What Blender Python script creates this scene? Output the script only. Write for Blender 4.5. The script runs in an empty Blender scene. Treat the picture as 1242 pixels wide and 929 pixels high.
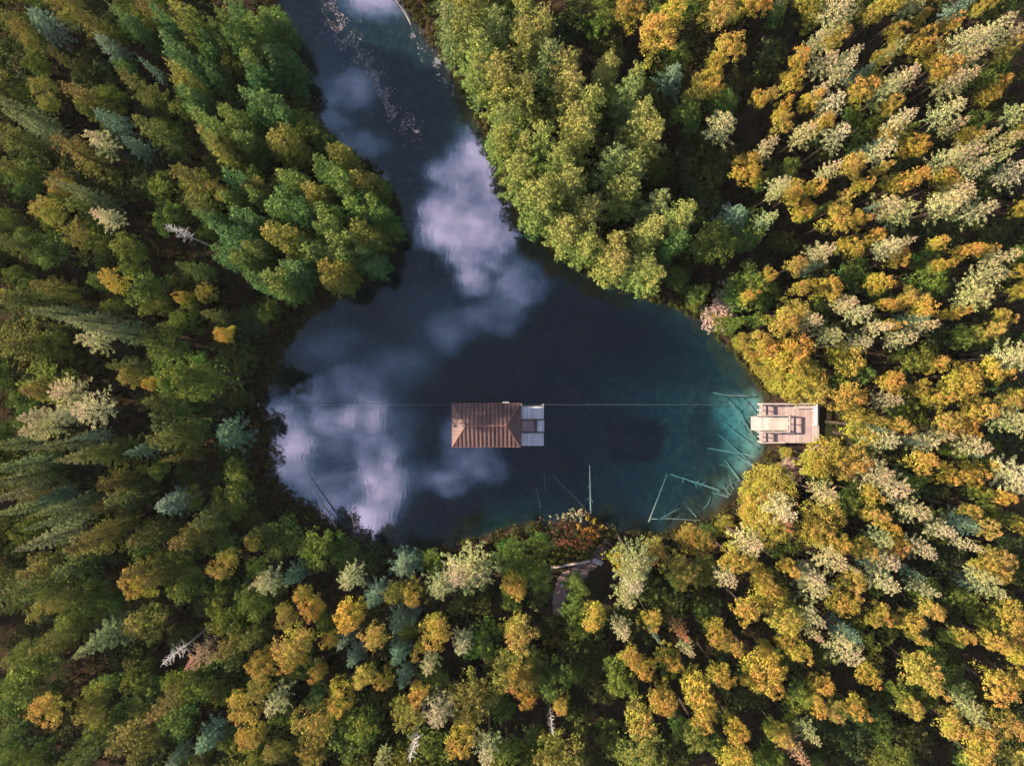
import bpy, math, random
import numpy as np
from mathutils import Vector, Matrix

scene = bpy.context.scene
COL = scene.collection
R = math.radians
CAM_H = 83.0                                   # metres above the water
def gx(px, z=0.0): return (px - 621.0) * 0.1 * (CAM_H - z) / CAM_H     # photo pixel -> metres at height z
def gy(py, z=0.0): return (464.5 - py) * 0.1 * (CAM_H - z) / CAM_H

# ---------------------------------------------------------------- the trees, where the photograph shows them
# each survey block: (x0, y0, pixels per photo pixel) then "kind x y radius" in the block's own pixels.
# G golden broadleaf, Y olive-gold broadleaf, O green broadleaf, P pale ragged conifer, T blue-green spruce, C cedar,
# W plumed pine, S pointed spruce, K dark understory tree, D dead tree, R rusty dying conifer, B pale bare shrub
SURVEY = [
((0, 0, 3.872), """
Y 55 110 70;Y 150 190 45;T 215 110 75;Y 330 50 70;Y 430 115 70;C 590 90 50;T 520 225 55;Y 680 20 70;C 770 90 60;C 865 65 70;
C 830 240 70;C 960 185 60;C 1030 150 45;C 850 360 60;C 1080 130 65;C 1160 230 65;C 1100 40 80;C 900 460 75;C 960 580 80;C 1010 660 70;
C 1090 560 80;C 1180 470 65;C 1150 660 65;Y 640 400 65;O 600 320 40;T 720 330 28;K 460 360 90;K 120 310 90;Y 300 280 45;Y 240 470 65;
Y 395 460 80;O 560 470 40;K 720 520 90;O 440 530 35;S 60 500 70;S 130 580 60;Y 70 650 95;Y 30 780 60;T 530 575 60;P 500 680 60;T 640 690 50;
Y 720 610 75;Y 350 700 85;K 370 790 80;Y 880 830 80;O 130 860 85;Y 310 880 60;S 350 890 35;C 1110 840 60;Y 1210 890 50;Y 1050 910 40;
K 700 780 80;K 600 860 90;K 1020 780 60;K 500 870 60;C 1190 340 60;C 1000 330 55;C 1210 120 60"""),
((0, 230, 3.872), """
Y 330 20 50;O 320 60 22;Y 400 85 75;Y 250 110 65;P 520 140 55;Y 45 250 65;O 170 250 60;O 250 300 90;Y 400 215 65;O 470 260 90;O 620 270 60;O 640 350 65;
O 790 130 75;D 860 205 60;Y 930 70 75;C 970 130 50;C 1060 200 80;C 1150 130 70;C 1130 330 70;C 1190 270 55;C 1200 420 60;C 1050 300 60;
C 1080 50 60;C 1210 30 50;Y 900 370 50;O 900 545 50;G 880 510 28;Y 985 495 42;Y 1000 590 40;G 1075 680 42;G 570 440 50;O 700 470 90;O 740 530 75;
O 120 410 45;Y 230 460 65;Y 80 520 85;S 250 580 75;S 400 620 85;S 520 660 80;P 460 710 60;Y 70 720 125;O 270 740 70;K 400 790 90;O 790 730 95;
Y 590 830 60;Y 640 880 50;G 740 910 32;O 250 910 100;K 1100 790 100;K 560 340 70;K 850 830 70;G 30 500 32;K 1180 620 80;K 980 850 80"""),
((0, 460, 3.872), """
Y 200 50 70;P 340 60 75;P 460 140 85;P 350 160 60;P 215 175 55;P 220 235 60;G 755 25 32;Y 740 105 62;O 850 110 70;K 1000 110 90;K 1110 80 70;
Y 780 280 85;O 910 250 80;Y 830 370 32;T 1080 260 85;T 665 335 42;T 445 265 32;S 270 310 55;S 370 365 70;Y 470 350 70;O 230 400 72;
S 30 310 45;S 50 410 55;S 60 470 60;S 65 545 60;Y 130 455 45;S 120 600 70;Y 200 545 40;T 265 545 50;S 280 605 50;S 250 665 60;S 200 760 80;
Y 540 480 80;Y 580 560 85;Y 500 590 60;Y 400 770 90;Y 480 710 60;Y 690 740 85;T 810 580 70;O 920 560 60;Y 180 890 100;Y 340 880 95;Y 660 890 62;
Y 880 750 80;Y 970 660 70;O 1090 590 85;O 1050 750 90;Y 1070 860 62;G 1200 750 42;O 840 880 60;O 1200 880 45;O 1130 530 60;K 1170 640 80;K 400 640 80;K 60 730 80;
K 990 480 70;K 880 470 70"""),
((0, 690, 3.881), """
Y 100 100 95;Y 240 150 70;Y 330 130 42;O 420 110 90;O 540 130 40;Y 60 180 42;Y 240 350 80;O 200 480 110;Y 140 390 62;Y 290 300 60;S 460 345 105;
O 350 250 60;G 670 55 80;Y 740 40 45;O 880 70 95;Y 710 240 85;D 840 385 65;R 940 415 70;O 1040 240 55;Y 1070 370 72;Y 1180 330 60;O 1190 110 60;
P 1230 45 22;O 500 550 62;Y 450 620 80;G 270 630 72;O 100 530 60;O 30 640 65;K 90 690 90;Y 30 780 55;O 820 510 42;O 940 540 90;Y 850 545 42;
O 710 580 70;Y 770 650 72;O 860 690 80;Y 590 790 110;Y 670 850 80;Y 420 870 52;Y 310 910 50;O 70 850 62;O 180 880 55;T 985 790 65;G 1150 640 80;
G 1190 770 60;G 1230 420 40;K 1100 880 90;K 950 880 70;T 830 890 42;K 650 400 70;K 330 720 70"""),
((310, 630, 3.106), """
Y 20 60 50;O 110 70 85;O 230 110 80;O 360 60 60;K 430 130 60;P 60 225 52;T 145 210 42;P 370 185 50;T 450 290 50;Y 530 280 42;G 590 270 40;
T 560 170 60;T 600 130 40;O 670 160 50;P 800 130 95;P 760 190 60;P 700 240 58;O 950 140 60;G 970 230 42;G 370 340 60;G 460 420 50;T 540 385 50;
T 600 365 22;G 220 330 50;Y 120 350 42;G 185 270 30;G 680 400 60;T 340 445 34;T 375 510 40;T 540 500 42;G 290 440 36;G 160 440 65;G 150 510 50;
G 50 530 52;Y 25 610 45;P 90 670 50;Y 620 475 26;P 660 530 36;P 780 455 42;O 850 450 80;G 970 400 42;Y 960 560 70;G 240 560 32;G 330 650 56;
G 420 575 40;G 495 580 32;T 560 590 36;O 240 650 32;G 620 640 42;Y 580 710 62;P 690 710 60;Y 820 670 95;G 790 810 60;Y 230 760 80;O 370 800 110;
O 320 730 50;Y 220 860 52;P 480 890 30;D 600 835 45;O 640 890 110;P 870 850 50;Y 90 850 50;G 20 800 32;O 940 850 60;K 480 660 60;K 30 400 60;
O 410 750 60;K 110 590 60;K 690 620 60;O 20 330 50"""),
((620, 630, 3.106), """
O 30 140 72;G 20 250 50;O 110 210 60;O 240 245 48;P 420 110 75;P 400 180 70;G 360 150 50;P 375 280 55;P 400 230 50;G 540 120 50;K 520 260 70;
K 620 320 80;G 680 60 65;Y 630 190 60;O 720 180 60;P 890 85 68;G 840 140 58;P 805 210 40;Y 960 30 75;G 870 320 50;Y 960 280 62;G 930 200 40;
P 410 400 40;G 310 360 50;G 520 370 42;T 540 430 16;R 640 420 35;P 655 470 28;G 760 410 45;G 820 460 32;O 730 370 42;G 30 420 60;G 15 580 50;
O 80 530 55;Y 60 560 55;O 140 580 75;G 60 640 42;G 180 680 32;K 320 560 105;O 400 580 60;G 440 500 40;G 590 510 42;G 500 540 40;G 560 650 55;
G 490 740 60;G 700 620 60;G 780 570 42;G 720 720 52;Y 700 800 50;G 830 760 40;G 940 550 80;G 950 480 32;Y 180 890 100;G 150 830 42;Y 480 880 90;
Y 830 880 60;O 970 880 40;O 980 790 32;K 650 850 60;K 850 650 60;D 150 750 25;K 240 480 60;O 260 410 50;O 230 330 45;K 700 290 60;K 250 760 60;O 640 780 40"""),
((922, 690, 3.881), """
P 235 60 82;G 370 140 70;G 400 40 62;P 560 50 62;T 700 10 32;P 750 80 42;Y 110 210 85;Y 120 300 65;G 20 80 50;P 230 210 45;P 235 290 30;
P 390 370 78;T 400 290 52;G 540 210 56;G 680 230 52;G 770 180 46;G 720 310 24;P 1050 80 50;T 990 70 42;G 1090 10 32;O 930 120 60;G 1160 220 76;
G 1160 310 42;G 1060 320 42;G 920 290 32;O 870 310 32;G 735 455 85;O 785 375 50;G 795 545 36;G 490 480 46;G 45 450 55;G 40 530 55;G 175 385 46;
G 270 530 55;G 240 610 42;G 330 640 46;O 200 560 60;G 440 640 50;G 670 625 52;O 630 570 42;G 1080 530 70;G 1200 520 60;G 1225 400 50;P 950 620 55;
P 975 670 40;G 880 710 65;G 1000 770 80;G 1120 700 60;G 1000 870 66;G 1180 870 70;O 130 690 42;Y 80 760 50;P 215 750 42;R 175 860 52;
K 450 800 100;K 700 800 100;K 350 850 60;O 60 890 52;K 880 420 60;O 430 230 40;K 560 620 60;K 880 200 60;O 500 330 45"""),
((922, 460, 3.872), """
G 390 120 85;Y 370 220 85;Y 300 370 95;Y 240 390 60;Y 360 400 60;G 430 330 60;Y 150 50 70;Y 250 60 60;Y 40 40 50;G 580 30 50;P 570 95 50;
Y 700 40 42;G 910 30 75;G 810 90 42;G 1000 130 60;G 1110 110 46;Y 1210 90 52;P 1150 190 65;P 1220 210 60;G 840 210 75;G 930 220 65;P 740 290 58;
T 690 290 24;P 820 260 32;P 560 280 60;T 510 230 36;G 620 220 42;P 970 310 55;T 970 345 32;G 720 380 52;P 520 430 80;P 610 500 68;G 870 440 52;
G 980 440 60;G 1070 410 32;P 1170 440 75;P 1210 500 60;G 1090 540 32;P 290 530 58;Y 60 510 100;P 50 590 80;Y 50 660 70;Y 280 640 100;Y 240 700 80;
P 320 830 75;G 330 750 60;G 500 540 50;G 520 630 42;G 575 670 32;P 700 610 58;P 830 700 46;G 950 610 32;T 950 680 65;G 1020 690 42;P 540 740 52;
G 620 770 62;G 470 780 52;P 735 790 52;P 570 840 60;T 700 890 42;P 390 865 20;T 540 885 36;G 1070 830 65;G 1050 890 50;G 1200 690 32;O 1150 650 32;
P 950 770 32;P 1020 910 32;P 220 910 60;G 120 870 42;G 20 920 40;K 430 500 50;K 800 480 80;K 880 850 90;K 1180 780 60;O 100 760 70;O 390 30 55;
O 650 140 50;B 130 405 40;B 170 440 34;R 100 690 28;O 400 560 50;K 640 330 50;O 700 470 50;O 1000 530 40;O 880 330 40"""),
((922, 230, 3.872), """
P 70 20 32;G 130 40 42;G 190 110 50;O 230 110 32;P 15 150 42;G 330 150 62;Y 370 75 46;G 440 150 42;P 570 95 70;P 640 110 70;T 490 100 24;
P 850 80 70;P 910 50 60;P 1000 110 62;G 1210 90 42;P 275 300 55;T 240 370 32;G 410 275 56;G 510 235 36;P 575 280 58;P 640 260 36;G 625 330 42;
G 540 440 50;G 800 260 32;G 940 300 42;G 1040 290 32;O 760 330 50;G 820 360 32;O 780 430 70;P 1110 325 46;P 1040 410 70;P 990 500 78;G 150 370 46;
G 160 470 32;G 20 410 32;G 290 480 56;Y 240 450 32;G 700 510 56;G 740 560 50;G 640 540 42;G 565 545 28;G 130 570 65;G 80 630 60;P 215 620 50;
P 310 685 60;P 440 580 58;P 380 540 48;P 535 650 40;G 600 640 28;P 640 700 52;T 720 610 34;P 745 640 52;P 450 720 42;G 400 790 78;G 890 580 32;
G 1110 610 46;G 1040 670 46;G 140 780 80;G 40 760 62;Y 200 870 85;Y 100 890 60;Y 30 870 42;G 800 820 46;O 700 800 80;G 1210 390 42;G 1210 480 50;
P 1150 790 75;P 1220 760 42;G 1070 850 62;G 930 880 80;G 590 900 52;O 460 860 60;O 430 390 60;O 950 700 55;K 100 250 60;K 850 700 60;K 800 170 60;K 450 450 50"""),
((922, 0, 3.872), """
Y 230 50 75;P 350 80 85;P 95 20 30;O 80 80 36;G 335 190 60;P 240 230 52;G 160 310 44;G 130 400 52;P 290 320 62;P 400 290 42;P 370 350 46;T 480 350 42;
G 590 30 70;P 700 30 60;G 730 110 28;G 500 90 46;G 620 180 46;G 560 280 38;P 610 250 36;T 940 30 52;G 1040 20 42;G 870 130 38;G 730 210 58;
G 790 270 50;P 930 220 70;P 1000 210 62;P 1080 150 52;P 1140 190 56;P 960 290 50;G 1140 250 45;G 840 340 60;P 880 400 62;P 940 380 40;P 660 380 55;
P 570 440 58;G 460 440 60;G 590 510 42;P 310 510 66;G 220 490 46;P 260 450 34;G 90 520 32;G 10 480 32;G 80 600 42;P 850 540 64;P 880 610 36;
G 1030 470 42;G 1080 420 42;P 1190 540 54;P 640 580 52;Y 590 640 52;G 690 690 60;P 190 640 52;G 260 600 42;P 340 650 58;P 550 720 55;T 510 700 36;
P 20 700 40;G 960 650 50;P 1120 680 46;G 1210 630 32;P 1080 760 32;P 1020 660 32;P 940 740 66;P 850 760 50;P 980 800 48;P 1170 820 66;G 410 800 60;
G 540 810 28;P 310 810 40;P 80 880 46;Y 140 900 42;G 850 860 74;G 690 850 42;G 620 870 50;G 460 880 36;G 240 890 36;P 900 910 58;O 670 630 50;
O 500 600 52;O 1010 390 42;K 550 400 60;K 1130 480 60;K 680 780 60;K 30 330 60;O 130 800 45;O 440 560 50"""),
((560, 0, 2.444), """
W 40 30 50;W 100 80 50;W 180 40 42;W 50 150 50;W 185 120 46;W 110 220 56;W 50 210 42;W 240 80 42;W 260 180 50;W 310 200 56;W 320 270 56;W 130 360 54;
W 100 420 46;W 185 430 36;W 235 410 42;W 150 510 50;W 430 210 46;W 490 280 42;W 380 310 50;W 530 350 46;W 560 400 50;W 350 400 50;W 330 360 42;
W 450 480 46;W 290 470 46;W 320 540 54;W 500 500 52;W 480 570 58;W 210 600 66;W 250 560 42;W 380 620 54;W 300 690 54;W 580 600 42;W 560 680 46;
W 455 720 42;W 450 790 50;W 540 790 50;W 560 830 42;W 340 770 42;W 650 640 46;C 640 710 45;W 510 240 36;W 0 90 42;C 190 700 40;C 90 430 34;W 190 270 45;W 0 20 45;W -40 60 40;
G 490 50 42;G 570 130 60;G 620 50 42;G 750 60 46;G 780 160 42;G 745 210 32;Y 720 260 42;Y 685 290 32;T 620 230 46;P 760 385 50;O 665 350 42;
O 770 310 34;K 700 130 60;K 600 320 55;K 690 420 50;K 430 130 60;K 350 60 60;K 700 520 60;K 780 480 55;G 845 500 50;T 810 640 46;O 820 700 60;
O 740 730 62;O 840 850 75;G 860 30 42;O 650 20 46;G 870 310 24;B 800 880 48;B 760 910 38;O 700 870 30;K 600 500 40;K 720 620 60;K 310 100 40;O 420 60 45"""),
((320, 0, 2.58), """
C 230 480 48;C 190 520 42;C 240 560 50;C 300 560 56;C 80 560 56;C 60 640 60;C 130 660 50;C 45 740 60;C 200 680 60;C 285 640 58;C 300 720 58;C 230 760 60;
C 345 640 48;C 370 720 48;C 320 800 56;C 150 780 60;C 100 840 58;C 210 840 60;C 40 870 58;C 360 580 36;K 390 770 50;C 20 60 60;C 75 70 45;
C 40 180 55;C 30 330 58;C 85 250 50;K 95 340 45;O 140 400 45;C 60 440 56;K 150 450 42;C 160 600 45"""),
((820, 340, 8.85), """
Y 660 680 85;Y 530 770 38;G 760 180 70;O 870 430 75;Y 880 600 70;Y 950 720 85;Y 1150 430 120;Y 1180 800 110;Y 1050 880 90;O 190 250 80;Y 170 340 50;K 100 110 75;O 460 600 40;O 800 60 100;O 650 460 80"""),
((840, 520, 7.744), """
Y 850 215 60;Y 690 300 60;R 830 860 55;Y 60 890 65"""),
]
# ---------------------------------------------------------------- materials
def nodes_of(name):
    m = bpy.data.materials.new(name); m.use_nodes = True
    nt = m.node_tree; nt.nodes.clear()
    return m, nt, nt.nodes.new('ShaderNodeOutputMaterial')
class N:
    """tiny node-building helper"""
    def __init__(s, nt): s.nt = nt
    def n(s, t, **kw):
        x = s.nt.nodes.new(t)
        for k, v in kw.items(): setattr(x, k, v)
        return x
    def put(s, sock, v):
        if hasattr(v, 'node'): s.nt.links.new(v, sock)
        elif isinstance(v, (int, float)) and sock.type == 'RGBA': sock.default_value = (v, v, v, 1)
        else: sock.default_value = v
    def math(s, op, a, b=0.0, c=None, clamp=False):
        x = s.n('ShaderNodeMath', operation=op, use_clamp=clamp)
        s.put(x.inputs[0], a); s.put(x.inputs[1], b)
        if c is not None: s.put(x.inputs[2], c)
        return x.outputs[0]
    def mix(s, f, a, b, blend='MIX'):
        x = s.n('ShaderNodeMix', data_type='RGBA', blend_type=blend, clamp_factor=True)
        s.put(x.inputs[0], f); s.put(x.inputs[6], a); s.put(x.inputs[7], b)
        return x.outputs[2]
    def noise(s, vec, scale, detail=3.0, rough=0.55, out=0):
        x = s.n('ShaderNodeTexNoise')
        if vec is not None: s.nt.links.new(vec, x.inputs['Vector'])
        x.inputs['Scale'].default_value = scale; x.inputs['Detail'].default_value = detail; x.inputs['Roughness'].default_value = rough
        return x.outputs[out]
    def range(s, v, a, b, c=0.0, d=1.0, smooth=False):
        x = s.n('ShaderNodeMapRange', interpolation_type='SMOOTHSTEP' if smooth else 'LINEAR', clamp=True)
        s.put(x.inputs[0], v); s.put(x.inputs[1], a); s.put(x.inputs[2], b); s.put(x.inputs[3], c); s.put(x.inputs[4], d)
        return x.outputs[0]
    def pos(s): return s.n('ShaderNodeNewGeometry').outputs['Position']
    def local(s): return s.n('ShaderNodeTexCoord').outputs['Object']
    def link(s, a, b): s.nt.links.new(a, b)
def rgb(r, g, b): return (r, g, b, 1.0)

def leaf_material():
    """foliage: the tree's own colour on the outer top leaves, greener lower leaves, varied leaf by leaf and clump by clump"""
    m, nt, out = nodes_of('foliage'); k = N(nt)
    oi = k.n('ShaderNodeObjectInfo'); tc = k.n('ShaderNodeTexCoord')
    isl = k.n('ShaderNodeNewGeometry').outputs['Random Per Island']
    off = k.n('ShaderNodeVectorMath', operation='ADD'); k.link(tc.outputs['Object'], off.inputs[0]); k.link(oi.outputs['Location'], off.inputs[1])
    cl = k.noise(off.outputs[0], 0.8, 2.0)
    gz = k.n('ShaderNodeSeparateXYZ'); k.link(tc.outputs['Generated'], gz.inputs[0])
    turn = k.math('ADD', k.range(gz.outputs['Z'], .15, .85, .055, -.012), k.range(cl, .28, .72, .035, -.035))  # autumn turn, plus gold sunlit tops and teal shaded undersides put into the hue
    lum = k.math('MULTIPLY', k.range(isl, 0, 1, 0.80, 1.20), k.range(cl, 0.3, 0.7, 0.84, 1.16))
    hue = k.n('ShaderNodeHueSaturation')
    k.put(hue.inputs['Hue'], k.math('ADD', turn, .5)); hue.inputs['Saturation'].default_value = 1.0
    k.put(hue.inputs['Value'], lum); k.put(hue.inputs['Color'], oi.outputs['Color'])
    d = k.n('ShaderNodeBsdfDiffuse'); t = k.n('ShaderNodeBsdfTranslucent'); mx = k.n('ShaderNodeMixShader')
    k.link(hue.outputs[0], d.inputs['Color']); k.link(hue.outputs[0], t.inputs['Color'])
    mx.inputs[0].default_value = 0.30
    k.link(d.outputs[0], mx.inputs[1]); k.link(t.outputs[0], mx.inputs[2]); k.link(mx.outputs[0], out.inputs[0])
    return m
def surface(name, c1, c2, scale, rough=0.8, spec=0.3, bump=0.0, grain=None, metallic=0.0):
    """weathered surface: two tones mixed by noise, optional streaks stretched along one axis (grain = (x,y,z) scale)"""
    m, nt, out = nodes_of(name); k = N(nt)
    v = k.local()
    mp = k.n('ShaderNodeMapping'); k.link(v, mp.inputs[0])
    if grain: mp.inputs['Scale'].default_value = grain
    n1 = k.noise(mp.outputs[0], scale, 5.0, 0.62); n2 = k.noise(v, scale * 0.23, 3.0)
    f = k.math('ADD', k.range(n1, 0.3, 0.7, 0, 0.7), k.range(n2, 0.35, 0.65, -0.15, 0.35), clamp=True)
    p = k.n('ShaderNodeBsdfPrincipled'); hv = k.n('ShaderNodeHueSaturation'); k.link(k.mix(f, rgb(*c1), rgb(*c2)), hv.inputs['Color'])
    k.put(hv.inputs['Value'], k.range(k.n('ShaderNodeNewGeometry').outputs['Random Per Island'], 0, 1, .78, 1.15)); k.link(hv.outputs[0], p.inputs['Base Color'])
    p.inputs['Roughness'].default_value = rough; p.inputs['Specular IOR Level'].default_value = spec; p.inputs['Metallic'].default_value = metallic
    if bump:
        b = k.n('ShaderNodeBump'); b.inputs['Strength'].default_value = bump; b.inputs['Distance'].default_value = 0.03
        k.link(n1, b.inputs['Height']); k.link(b.outputs[0], p.inputs['Normal'])
    k.link(p.outputs[0], out.inputs[0])
    return m
M_LEAF = leaf_material()
M_BARK = surface('bark', (.035, .026, .02), (.075, .058, .046), 6.0, 0.95, 0.1, 0.5, (1, 1, .2))
M_DEAD = surface('bleached_wood', (.42, .38, .36), (.66, .60, .57), 5.0, 0.9, 0.15, 0.3)
M_LOG = surface('sunken_wood', (.12, .135, .125), (.21, .23, .21), 3.0, 0.9, 0.1)
M_SNAG = surface('grey_deadwood', (.15, .135, .13), (.25, .23, .22), 3.0, 0.9, 0.1, 0.3)
M_LOGDARK = surface('dark_wood', (.12, .11, .09), (.22, .2, .17), 3.0, 0.9, 0.1)
M_ROOF = surface('roof_metal', (.060, .031, .030), (.140, .079, .074), 1.3, 0.55, 0.35, 0.0, (1.0, 0.25, 1.0))
M_ROOFTRIM = surface('roof_trim_metal', (.14, .07, .052), (.22, .115, .085), 2.0, 0.55, 0.3)
M_DECKP = surface('pale_deck_boards', (.46, .43, .46), (.68, .64, .66), 5.0, 0.75, 0.25, 0.1, (1.0, .12, 1))
M_DECKR = surface('rosy_deck_boards', (.28, .19, .19), (.40, .29, .28), 5.0, 0.8, 0.2, 0.1, (.15, 1.0, 1))
M_DOCK = surface('dock_boards', (.33, .24, .235), (.47, .36, .35), 5.0, 0.8, 0.2, 0.15, (1.0, .12, 1))
M_RAIL = surface('dock_rail_wood', (.34, .275, .26), (.46, .38, .36), 4.0, 0.75, 0.2, 0.1)
M_GANG = surface('gangway_boards', (.42, .365, .33), (.56, .49, .44), 3.0, 0.7, 0.2, 0.08, (.15, 1.0, 1))
M_WHITE = surface('white_paint', (.44, .43, .45), (.60, .58, .60), 4.0, 0.6, 0.3)
M_DARKBOX = surface('hull_paint', (.045, .04, .045), (.08, .07, .075), 3.0, 0.7, 0.3)
M_STEEL = surface('galvanised_steel', (.42, .42, .46), (.56, .56, .60), 4.0, 0.4, 0.5, 0, None, 0.6)
M_PATH = surface('trodden_path', (.16, .105, .105), (.27, .185, .18), 1.4, 0.95, 0.1, 0.3)

# ---------------------------------------------------------------- mesh building
def mesh_obj(name, v, f, mat, parent=None, smooth=False, loc=None):
    me = bpy.data.meshes.new(name)
    me.from_pydata([tuple(p) for p in v], [], [tuple(q) for q in f]); me.materials.append(mat)
    if smooth: me.polygons.foreach_set('use_smooth', [True] * len(me.polygons))
    me.update()
    o = bpy.data.objects.new(name, me); COL.objects.link(o)
    if parent: o.parent = parent
    if loc: o.location = loc
    return o
def quad_mesh(name, q, mat):
    """q: (n, 4, 3) loose quads"""
    n = len(q); me = bpy.data.meshes.new(name)
    me.vertices.add(n * 4); me.loops.add(n * 4); me.polygons.add(n)
    me.vertices.foreach_set('co', np.ascontiguousarray(q, dtype=np.float32).ravel())
    me.loops.foreach_set('vertex_index', np.arange(n * 4, dtype=np.int32))
    me.polygons.foreach_set('loop_start', np.arange(0, n * 4, 4, dtype=np.int32))
    me.polygons.foreach_set('loop_total', np.full(n, 4, dtype=np.int32))
    me.materials.append(mat); me.update(calc_edges=True); me.validate()
    return me
class MB:
    """collects boxes and tubes into one mesh"""
    def __init__(s): s.v = []; s.f = []
    def add(s, v, f):
        b = len(s.v); s.v += [tuple(p) for p in v]; s.f += [tuple(b + i for i in q) for q in f]; return s
    def box(s, x0, x1, y0, y1, z0, z1, ch=0.0):
        c = min(ch, (x1 - x0) / 3, (y1 - y0) / 3, (z1 - z0) / 2)
        if c <= 0:
            v = [(x, y, z) for z in (z0, z1) for x, y in ((x0, y0), (x1, y0), (x1, y1), (x0, y1))]
            return s.add(v, [(3, 2, 1, 0), (4, 5, 6, 7), (0, 1, 5, 4), (1, 2, 6, 5), (2, 3, 7, 6), (3, 0, 4, 7)])
        v = [(x, y, z) for z in (z0, z1 - c) for x, y in ((x0, y0), (x1, y0), (x1, y1), (x0, y1))]
        v += [(x0 + c, y0 + c, z1), (x1 - c, y0 + c, z1), (x1 - c, y1 - c, z1), (x0 + c, y1 - c, z1)]
        f = [(3, 2, 1, 0), (8, 9, 10, 11)]
        for b in (0, 4): f += [(b + i, b + (i + 1) % 4, b + 4 + (i + 1) % 4, b + 4 + i) for i in range(4)]
        return s.add(v, f)
    def tube(s, pts, rad, n=6):
        pts = [Vector(p) for p in pts]
        rad = rad if isinstance(rad, (list, tuple)) else [rad] * len(pts)
        v = []; prev = None
        for i, p in enumerate(pts):
            t = (pts[min(i + 1, len(pts) - 1)] - pts[max(i - 1, 0)]).normalized()
            a = t.cross(Vector((0, 0, 1)) if abs(t.z) < 0.9 else Vector((1, 0, 0))).normalized() if prev is None else (prev - t * prev.dot(t)).normalized()
            prev = a; b = t.cross(a)
            v += [p + (a * math.cos(2 * math.pi * k / n) + b * math.sin(2 * math.pi * k / n)) * rad[i] for k in range(n)]
        f = [(i * n + k, i * n + (k + 1) % n, (i + 1) * n + (k + 1) % n, (i + 1) * n + k) for i in range(len(pts) - 1) for k in range(n)]
        f += [tuple(reversed(range(n))), tuple(range((len(pts) - 1) * n, len(pts) * n))]
        return s.add(v, f)
    def build(s, name, mat, parent=None, smooth=False): return mesh_obj(name, s.v, s.f, mat, parent, smooth)
def tag(o, label=None, cat=None, group=None, kind=None):
    for k, v in (('label', label), ('category', cat), ('group', group), ('kind', kind)):
        if v: o[k] = v
    return o
def empty(name, loc=(0, 0, 0), rz=0.0):
    o = bpy.data.objects.new(name, None); COL.objects.link(o); o.location = loc; o.rotation_euler = (0, 0, rz)
    o.empty_display_size = 0.3
    return o

# ---------------------------------------------------------------- the lie of the land
SHORE = [(265, -260), (290, -150), (318, -60), (335, 0), (352, 40), (366, 90), (376, 130), (398, 165), (432, 188), (462, 212), (478, 240),
 (484, 290), (470, 325), (445, 345), (410, 362), (382, 380), (362, 400), (346, 425), (330, 460), (320, 480), (326, 510), (330, 545), (326, 575),
 (345, 592), (375, 612), (400, 634), (425, 652), (455, 664), (490, 664), (520, 668), (550, 662), (590, 648), (622, 640), (645, 634), (690, 632), (722, 638),
 (760, 645), (800, 650), (842, 638), (874, 624), (898, 600), (912, 580), (924, 560), (934, 546), (938, 500), (928, 474), (906, 447), (882, 420),
 (852, 388), (812, 368), (772, 360), (738, 344), (704, 328), (674, 308), (650, 288), (634, 262), (616, 235), (604, 205), (594, 170), (572, 130),
 (552, 95), (530, 60), (505, 25), (485, 0), (455, -70), (425, -160), (400, -260)]
SP = np.array([(gx(a), gy(b)) for a, b in SHORE])
def shore_distance(x, y):
    """signed distance to the water's edge in metres, positive on the water"""
    x = np.asarray(x, float); y = np.asarray(y, float)
    best = np.full(x.shape, 1e9); inside = np.zeros(x.shape, bool)
    for i in range(len(SP)):
        a = SP[i]; b = SP[(i + 1) % len(SP)]; d = b - a
        t = np.clip(((x - a[0]) * d[0] + (y - a[1]) * d[1]) / (d @ d), 0, 1)
        best = np.minimum(best, np.hypot(x - a[0] - t * d[0], y - a[1] - t * d[1]))
        cross = (a[1] > y) != (b[1] > y)
        with np.errstate(divide='ignore', invalid='ignore'):
            xi = (b[0] - a[0]) * (y - a[1]) / (b[1] - a[1]) + a[0]
        inside ^= cross & (x < xi)
    return np.where(inside, best, -best)
def wob(x, y, s, ph):
    return (np.sin(x * s + ph) * np.cos(y * s * 1.13 + ph * 2.1) + 0.5 * np.sin(x * s * 2.3 + y * s * 1.9 + ph * 3.3)
            + 0.3 * np.sin(x * s * 4.1 - y * s * 4.7 + ph)) / 1.8
def ground(x, y):
    x = np.asarray(x, float); y = np.asarray(y, float)
    d = shore_distance(x, y) + 0.35 * wob(x, y, 0.9, 1.0)
    land = 0.12 + 0.55 * (1 - np.exp(d / 2.5)) + 0.25 * wob(x, y, 0.21, 2.0) * np.clip(-d / 6, 0, 1)
    chan = np.clip((y - 8) / 12, 0, 1)                                   # the channel running off the top is shallow
    east = np.clip((x - 10) / 12, 0, 1) * np.clip((3 - y) / 4, 0, 1)        # pale shelf in front of the dock
    deep = 11.0 * (1 - chan) + 2.2 * chan
    deep = deep * (1 - east) + 3.2 * east
    bed = -deep * (1 - np.exp(-np.clip(d, 0, None) / (2.6 + 2.0 * east))) - 0.05 + 0.35 * wob(x, y, 0.55, 0.3) * np.clip(d / 3, 0, 1)
    return np.where(d > 0, np.minimum(bed, 0.1 - 0.2 * np.clip(d, 0, 1)), land)

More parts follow.
